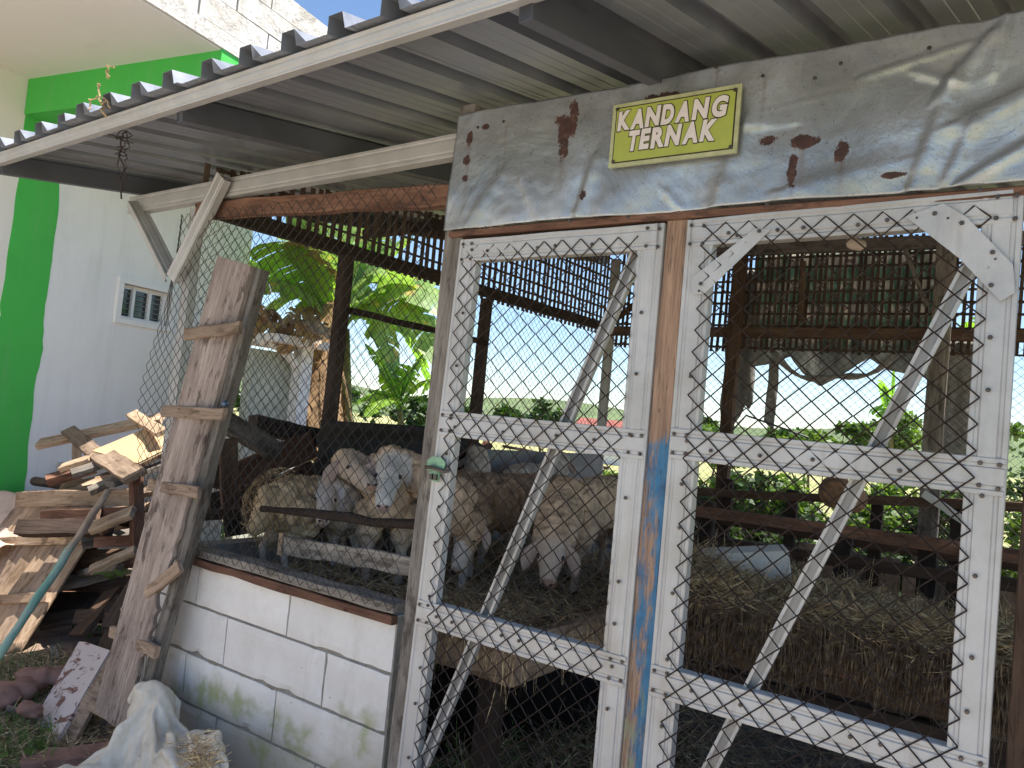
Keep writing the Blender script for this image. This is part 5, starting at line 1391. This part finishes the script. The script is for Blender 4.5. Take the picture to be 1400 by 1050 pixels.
# beams seen over the wall behind the sheep
for a, b, w, mt, lab in (((636, 600), (690, 642), .10, M_wdark, 'dark slanting beam outside beyond the sheep'), ((640, 640), (668, 606), .09, M_wred, 'brown slanting beam leaning the other way beyond the sheep'), ((690, 610), (830, 640), .03, M_wdark, 'thin dark pole sloping right beyond the sheep'), ((728, 618), (726, 645), .04, M_wdark, 'short dark stake under the thin pole')):
    A = onX(-1.3, *a); B = onX(-1.3, *b); tag(board('beam', A, B, w, .05, Vector((1, -.6, 0)), mt, None), lab, 'beam')

# ------------------------------------------------------------------ vine and wires at the eave
def squiggle(name, pts, r_, mat, label, cat, Y):
    P3 = [onY(Y, *p) for p in pts]; mb = MB(); out = []
    for i in range(len(P3) - 1):
        for k in range(3): out.append(P3[i].lerp(P3[i + 1], k / 3) + Vector((rnd.uniform(-.004, .004), rnd.uniform(-.01, .01), rnd.uniform(-.004, .004))))
    out.append(P3[-1]); mb.tube([p - P3[0] for p in out], r_, 4); return mb.build(name, mat, None, Matrix.Translation(P3[0]))
v = squiggle('dry_vine', [(143, 158), (139, 145), (136, 132), (134, 118), (137, 115)], .004, M_rope, '', '', -.66); tag(v, 'dry curled vine standing on the roof edge', 'vine')
for pts in ([(136, 132), (128, 134), (121, 140), (119, 150)], [(137, 131), (146, 138), (141, 146), (137, 135), (148, 140), (151, 148)], [(145, 106), (148, 98), (150, 90), (155, 90), (156, 93)], [(146, 105), (148, 96)]):
    p = squiggle('tendril', pts, .003, M_rope, '', '', -.66); p.parent = v; p.matrix_basis = WM[v.name].inverted() @ WM[p.name]
wv = squiggle('wire_tangle', [(172, 178), (168, 195), (165, 210), (168, 230), (165, 250), (166, 272)], .003, M_wire, '', '', -.56); tag(wv, 'rusty wire tangle hanging from the eave channel', 'wire')
for pts in ([(150, 186), (165, 188), (180, 186), (170, 178), (160, 190), (182, 196)], [(160, 200), (172, 205), (158, 210), (176, 213), (160, 205)], [(174, 180), (176, 200), (172, 215), (170, 232), (172, 245)], [(168, 182), (164, 190), (176, 196), (166, 200)], [(163, 210), (163, 235), (162, 248)]):
    p = squiggle('strand', pts, .0022, M_wire, '', '', -.56); p.parent = wv; p.matrix_basis = WM[wv.name].inverted() @ WM[p.name]

# ------------------------------------------------------------------ plants beyond
def banana_leaf(base, tip, droop, width, mat, parent, seed, up=ZU, tatter=.16, name='leaf'):
    base = Vector(base); tip = Vector(tip); r = random.Random(seed); n = 22; mb = MB(); ctrl = (base + tip) / 2 + ZU * droop
    d0 = (tip - base).normalized(); sd0 = d0.cross(ZU)
    if sd0.length < .1: sd0 = Vector((r.uniform(-1, 1), r.uniform(-1, 1), 0))
    sd0.normalize(); roll = r.uniform(-.5, .5)
    def pt(t): return base * (1 - t) ** 2 + ctrl * 2 * t * (1 - t) + tip * t * t
    mb.tube([pt(k / 10) for k in range(11)], [max(.004, .02 * (1 - k / 11)) for k in range(11)], 5)
    for s_ in (-1, 1):
        prev = None; k = 0
        t = .12
        while t < .985:
            seg = r.uniform(.04, .13); t2 = min(.995, t + seg)
            w0 = width * math.sin(math.pi * min(1, t * .93 + .05)) ** .6; w1 = width * math.sin(math.pi * min(1, t2 * .93 + .05)) ** .6
            sag = r.uniform(.05, .30) * (1 if r.random() > tatter else 2.2)
            a, b = pt(t), pt(t2); dirn = (pt(min(1, t2 + .05)) - pt(t)).normalized(); side = (sd0 * s_ * math.cos(roll * s_) + ZU * math.sin(roll) * s_).normalized()
            side = (side + dirn * r.uniform(.05, .3)).normalized()
            m0 = a + side * w0 * .5 + ZU * (-sag * w0 * .1); m1 = b + side * w1 * .5 + ZU * (-sag * w1 * .1)
            e0 = a + side * w0 - ZU * sag * w0; e1 = b + side * w1 * r.uniform(.9, 1) - ZU * sag * w1
            mb.add([a, b, m1, m0, e1, e0], [(0, 1, 2, 3), (3, 2, 4, 5)])
            t = t2 + (r.uniform(.002, .012) if r.random() < tatter else 0)
    o = mb.build(name, mat, parent); return o
def banana(base, crown, label, leaves, seed, mat=M_banana, stem_r=.12, dead=0):
    b = Vector(base); c = Vector(crown); root = empty('banana_plant', tuple(b), label, 'banana plant', 'banana plants beyond the pen')
    mb = MB(); pts = [b.lerp(c, k / 6) for k in range(7)]; mb.tube(pts, [stem_r * (1 - .45 * k / 6) for k in range(7)], 10); mb.sm = True; mb.build('pseudostem', M_stem, root)
    for k, (px, py, dep_, dr, w, mt) in enumerate(leaves):
        banana_leaf(c + Vector((0, 0, -.05 * k % .2)), deep(px, py, dep_), dr, w * 1.15, mt or mat, root, seed + k)
    r = random.Random(seed)
    for k in range(dead):
        a = r.uniform(0, 6.28); st = c - ZU * r.uniform(-.1, .8); tp = st + Vector((math.cos(a) * .35, math.sin(a) * .35, -r.uniform(.6, 1.4)))
        banana_leaf(st, tp, .15, .10, M_dry, root, seed + 50 + k, tatter=.6, name='dead_leaf')
    return root
DB = 8.0
banana(deep(405, 612, DB), deep(452, 440, DB), 'tall banana plant with a skirt of dead brown leaves left of the dark post', [
    (352, 335, 7.2, .35, .30, M_banana2), (398, 268, 7.6, .3, .30, None), (470, 275, 8.2, .3, .30, None), (545, 300, 8.4, .6, .32, None), (345, 400, 7.6, .5, .26, None), (342, 455, 8.4, .6, .24, None), (575, 430, 8.6, .9, .26, None),
    (372, 300, 8.6, .3, .26, None), (330, 370, 8.8, .4, .26, M_banana2), (415, 505, 7.6, .5, .2, M_dry), (362, 470, 7.6, .3, .22, M_dry), (500, 300, 8.8, .3, .26, M_banana2), (395, 330, 7.2, .25, .2, M_dry)], 100, dead=30)
banana(deep(470, 640, 9), deep(470, 450, 9), 'banana plant with broad arching leaves right of the dark post', [
    (610, 430, 8.2, .9, .34, None), (600, 495, 8.2, .9, .30, None), (560, 330, 9.4, .5, .38, None), (620, 380, 9.2, .5, .36, None), (520, 310, 9.4, .2, .34, None), (540, 520, 8.6, .9, .26, None), (430, 360, 9.6, .3, .34, None), (595, 540, 9.4, 1.0, .24, M_banana2)], 200)
banana(deep(545, 640, 8.5), deep(548, 560, 8.5), 'young bright green banana plant low beside the timber post', [
    (500, 470, 8.3, .2, .17, M_banana2), (585, 480, 8.5, .2, .17, M_banana2), (525, 500, 8.8, .1, .15, M_banana2), (600, 530, 8.2, .3, .15, M_banana2), (480, 555, 8.2, .3, .14, M_banana2), (560, 500, 8.7, .1, .14, M_banana2), (500, 570, 8.0, .2, .12, M_banana2)], 300, stem_r=.05)
banana(deep(1345, 650, 9), deep(1335, 560, 9), 'banana plant showing at the right edge of the right door', [
    (1320, 440, 8.8, .3, .22, M_banana2), (1345, 430, 9.2, .3, .2, M_banana2), (1375, 470, 9, .4, .2, M_banana2), (1300, 500, 9, .4, .18, M_banana2), (1330, 520, 8.6, .3, .16, M_banana2)], 400, stem_r=.06)
banana(deep(1218, 640, 14), deep(1218, 585, 14), 'distant slim banana plant behind the sagging tarp', [
    (1205, 520, 14, .3, .2, M_banana2), (1235, 530, 14, .3, .2, M_banana2), (1240, 570, 14, .3, .2, M_banana2), (1190, 560, 14, .3, .2, M_banana2), (1222, 500, 14, .3, .1, M_banana2)], 500, stem_r=.06)

def bush(c, sx, sy, sz, n, mat, label, cat='bush', seed=1, leaf=.05, group=None, name='bush', trunk=False, branches=6):
    r = random.Random(seed); c = Vector(c); root = empty(name, (c.x, c.y, 0), label, cat, group); mb = MB(); bb = MB()
    cl = [(Vector((r.gauss(0, .42) * sx, r.gauss(0, .42) * sy, r.uniform(-.5, .5) * sz * (1))), r.uniform(.25, .5)) for _ in range(max(8, int(n / 160)))]
    for k in range(n):
        cc, rr_ = r.choice(cl); v = Vector((r.gauss(0, 1), r.gauss(0, 1), r.gauss(0, 1))).normalized() * r.random() ** .4
        p = c + cc + Vector((v.x * sx * rr_ * .6, v.y * sy * rr_ * .6, v.z * sz * rr_ * .5))
        if p.z < .02: continue
        u = Vector((r.uniform(-1, 1), r.uniform(-1, 1), r.uniform(-.6, .6))).normalized(); w = u.cross(Vector((r.uniform(-1, 1), r.uniform(-1, 1), r.uniform(-1, 1)))).normalized(); l = leaf * r.uniform(.6, 1.4)
        mb.add([p, p + u * l * .5 + w * l * .3, p + u * l, p + u * l * .5 - w * l * .3], [(0, 1, 2, 3)])
    mb.build('foliage', mat, root)
    for k in range(branches):
        cc, _ = cl[k % len(cl)]; b0 = Vector((c.x + r.uniform(-.1, .1), c.y + r.uniform(-.1, .1), 0)); e = c + cc; bb.tube([b0, b0.lerp(e, .5) + Vector((r.uniform(-.1, .1), 0, .1)), e], [.025, .016, .006], 5)
    bb.build('branches', M_bark, root); return root
# hedge behind the back wall
for k, (px, py, dp, sx, sz, mt, lab) in enumerate((
    (985, 655, 7.4, .7, 1.0, M_leaf, 'dark leafy bush behind the left half of the right door'), (1040, 650, 8.0, .8, .9, M_leaf2, 'lighter bush beside the dark one behind the right door'), (1100, 665, 7.6, .8, 1.0, M_leaf, 'dense bush in the middle behind the right door'),
    (1180, 665, 8.2, .8, .9, M_leaf2, 'pale green bush right of the sawn log'), (1250, 680, 7.6, .8, 1.0, M_leaf, 'dark bush behind the grey post'), (1330, 680, 8.0, .9, 1.1, M_leaf2, 'pale bush at the right end of the hedge'), (1420, 680, 8.0, 1.2, 1.6, M_leaf, 'tall bush beyond the right door frame'))):
    c = deep(px, py, dp); c.z = .62 + sz * .05; bush(c, sx, .6, sz * 1.15, 3600, mt, lab, seed=k + 10, leaf=.085, group='bushes behind the pen')
for k, (px, py, dp, s_, lab) in enumerate(((975, 588, 16, .6, 'round bush top on the skyline at the left of the right door'), (1115, 588, 15, .7, 'bush top on the skyline under the sagging tarp'), (1165, 578, 14, .6, 'bright bush top beside the slim banana plant'), (1290, 575, 14, .8, 'bush on the skyline behind the wide net strip'), (858, 640, 9, .5, 'green bush behind the blue painted post'), (815, 655, 9.5, .6, 'yellow green bush above the grazing sheep'))):
    c = deep(px, py, dp); c.z -= .35; bush(c, s_ * 1.4, s_, s_ * 1.0, 2200, M_leaf2, lab, seed=k + 40, leaf=.11, group='bushes on the skyline')
for k in range(10):
    px = -60 + k * 120; c = deep(px + 40, 575, 60 + (k * 37 % 40)); bush(Vector((c.x, c.y, 1.5)), 5, 4, 3.5, 900, M_leaf, 'distant rounded tree on the far field edge', 'tree', seed=k + 70, leaf=.9, group='distant trees', name='tree', branches=2)
c = deep(742, 578, 40); bush(Vector((c.x, c.y, 1.6)), 1.6, 1.6, 2.0, 900, M_leaf, 'dark green tree on the skyline left of the red roof', 'tree', seed=91, leaf=.3, name='tree')
# bushes and debris behind the sheep / ground plants left
c = deep(620, 610, 12); bush(Vector((c.x, c.y, .6)), 1.6, 1.0, 1.0, 1800, M_leaf2, 'low scrub in the field beyond the zinc sheet', seed=95, leaf=.12)

def far_house(p, yaw, w, d, h, rh, label):
    root = empty('far_house', tuple(p), label, 'house', 'far houses with red roofs'); M = Matrix.Translation(p) @ Matrix.Rotation(yaw, 4, 'Z')
    mb = MB(); mb.box((-w / 2, -d / 2, -1), (w / 2, d / 2, h)); mb.build('wall', M_beige, root, M)
    mb = MB(); e = .4; mb.add([(-w / 2 - e, -d / 2 - e, h - .1), (w / 2 + e, -d / 2 - e, h - .1), (w / 2 + e, d / 2 + e, h - .1), (-w / 2 - e, d / 2 + e, h - .1), (-w / 2 - e, 0, h + rh), (w / 2 + e, 0, h + rh)], [(0, 1, 5, 4), (2, 3, 4, 5), (0, 4, 3), (1, 2, 5), (3, 2, 1, 0)]); mb.build('roof', M_red, root, M)
    mb = MB(); mb.box((-w * .25, -d / 2 - .03, .8), (-w * .1, -d / 2 - .003, 1.8)); mb.build('window', M_glass, root, M)
p = deep(832, 600, 40); far_house(Vector((p.x, p.y, -.3)), .2, 2.4, 3, 1.6, .9, 'distant house with a red tiled roof between the diagonal brace and the blue post')
p = deep(710, 640, 26); far_house(Vector((p.x, p.y, -2.1)), .3, 3, 3, 1.6, .7, 'lower distant house with a faded red roof above the sheep')
# pale shed with white arch, left
shed = empty('shed', tuple(deep(365, 600, 7.0)), 'pale shed wall with a white arched post seen through the wire beside the leaning board', 'shed')
p0 = deep(318, 620, 7.0); p1 = deep(402, 620, 7.6); sh = (p1 - p0); sh.z = 0; M = frame(sh, ZU, (p0.x, p0.y, 0)); Ls = sh.length
mb = MB(); mb.box((.1, .0, 0), (Ls - .1, .1, 2.05)); mb.build('wall', plain('pale_green_wall', (.50, .52, .44), .9, 0, .15, 4), shed, M)
mb = MB(); mb.box((Ls - .14, -.12, 0), (Ls, .0, 2.2)); mb.build('post', M_white, shed, M)
mb = MB(); pts = [(Ls - .07 - .55 * (1 - math.cos(a)), -.06, 1.75 + .38 * math.sin(a)) for a in [k * math.pi / 2 / 8 for k in range(9)]]; mb.tube(pts, .045, 8); mb.build('arch', M_white, shed, M)
mb = MB(); mb.box((.1, -.3, 2.12), (Ls + .12, .6, 2.19)); mb.build('roof', M_beige, shed, M)
rq = random.Random(8)
for k in range(14):
    st = M @ Vector((Ls * rq.uniform(-.3, 1.1), -.3, 2.25 + rq.uniform(0, .12))); o = banana_leaf(st, st + Vector((rq.uniform(-.4, .4), rq.uniform(-.2, .2), rq.uniform(-.25, .1))), .1, .12, M_dry, shed, 900 + k, tatter=.5, name='dead_leaf')
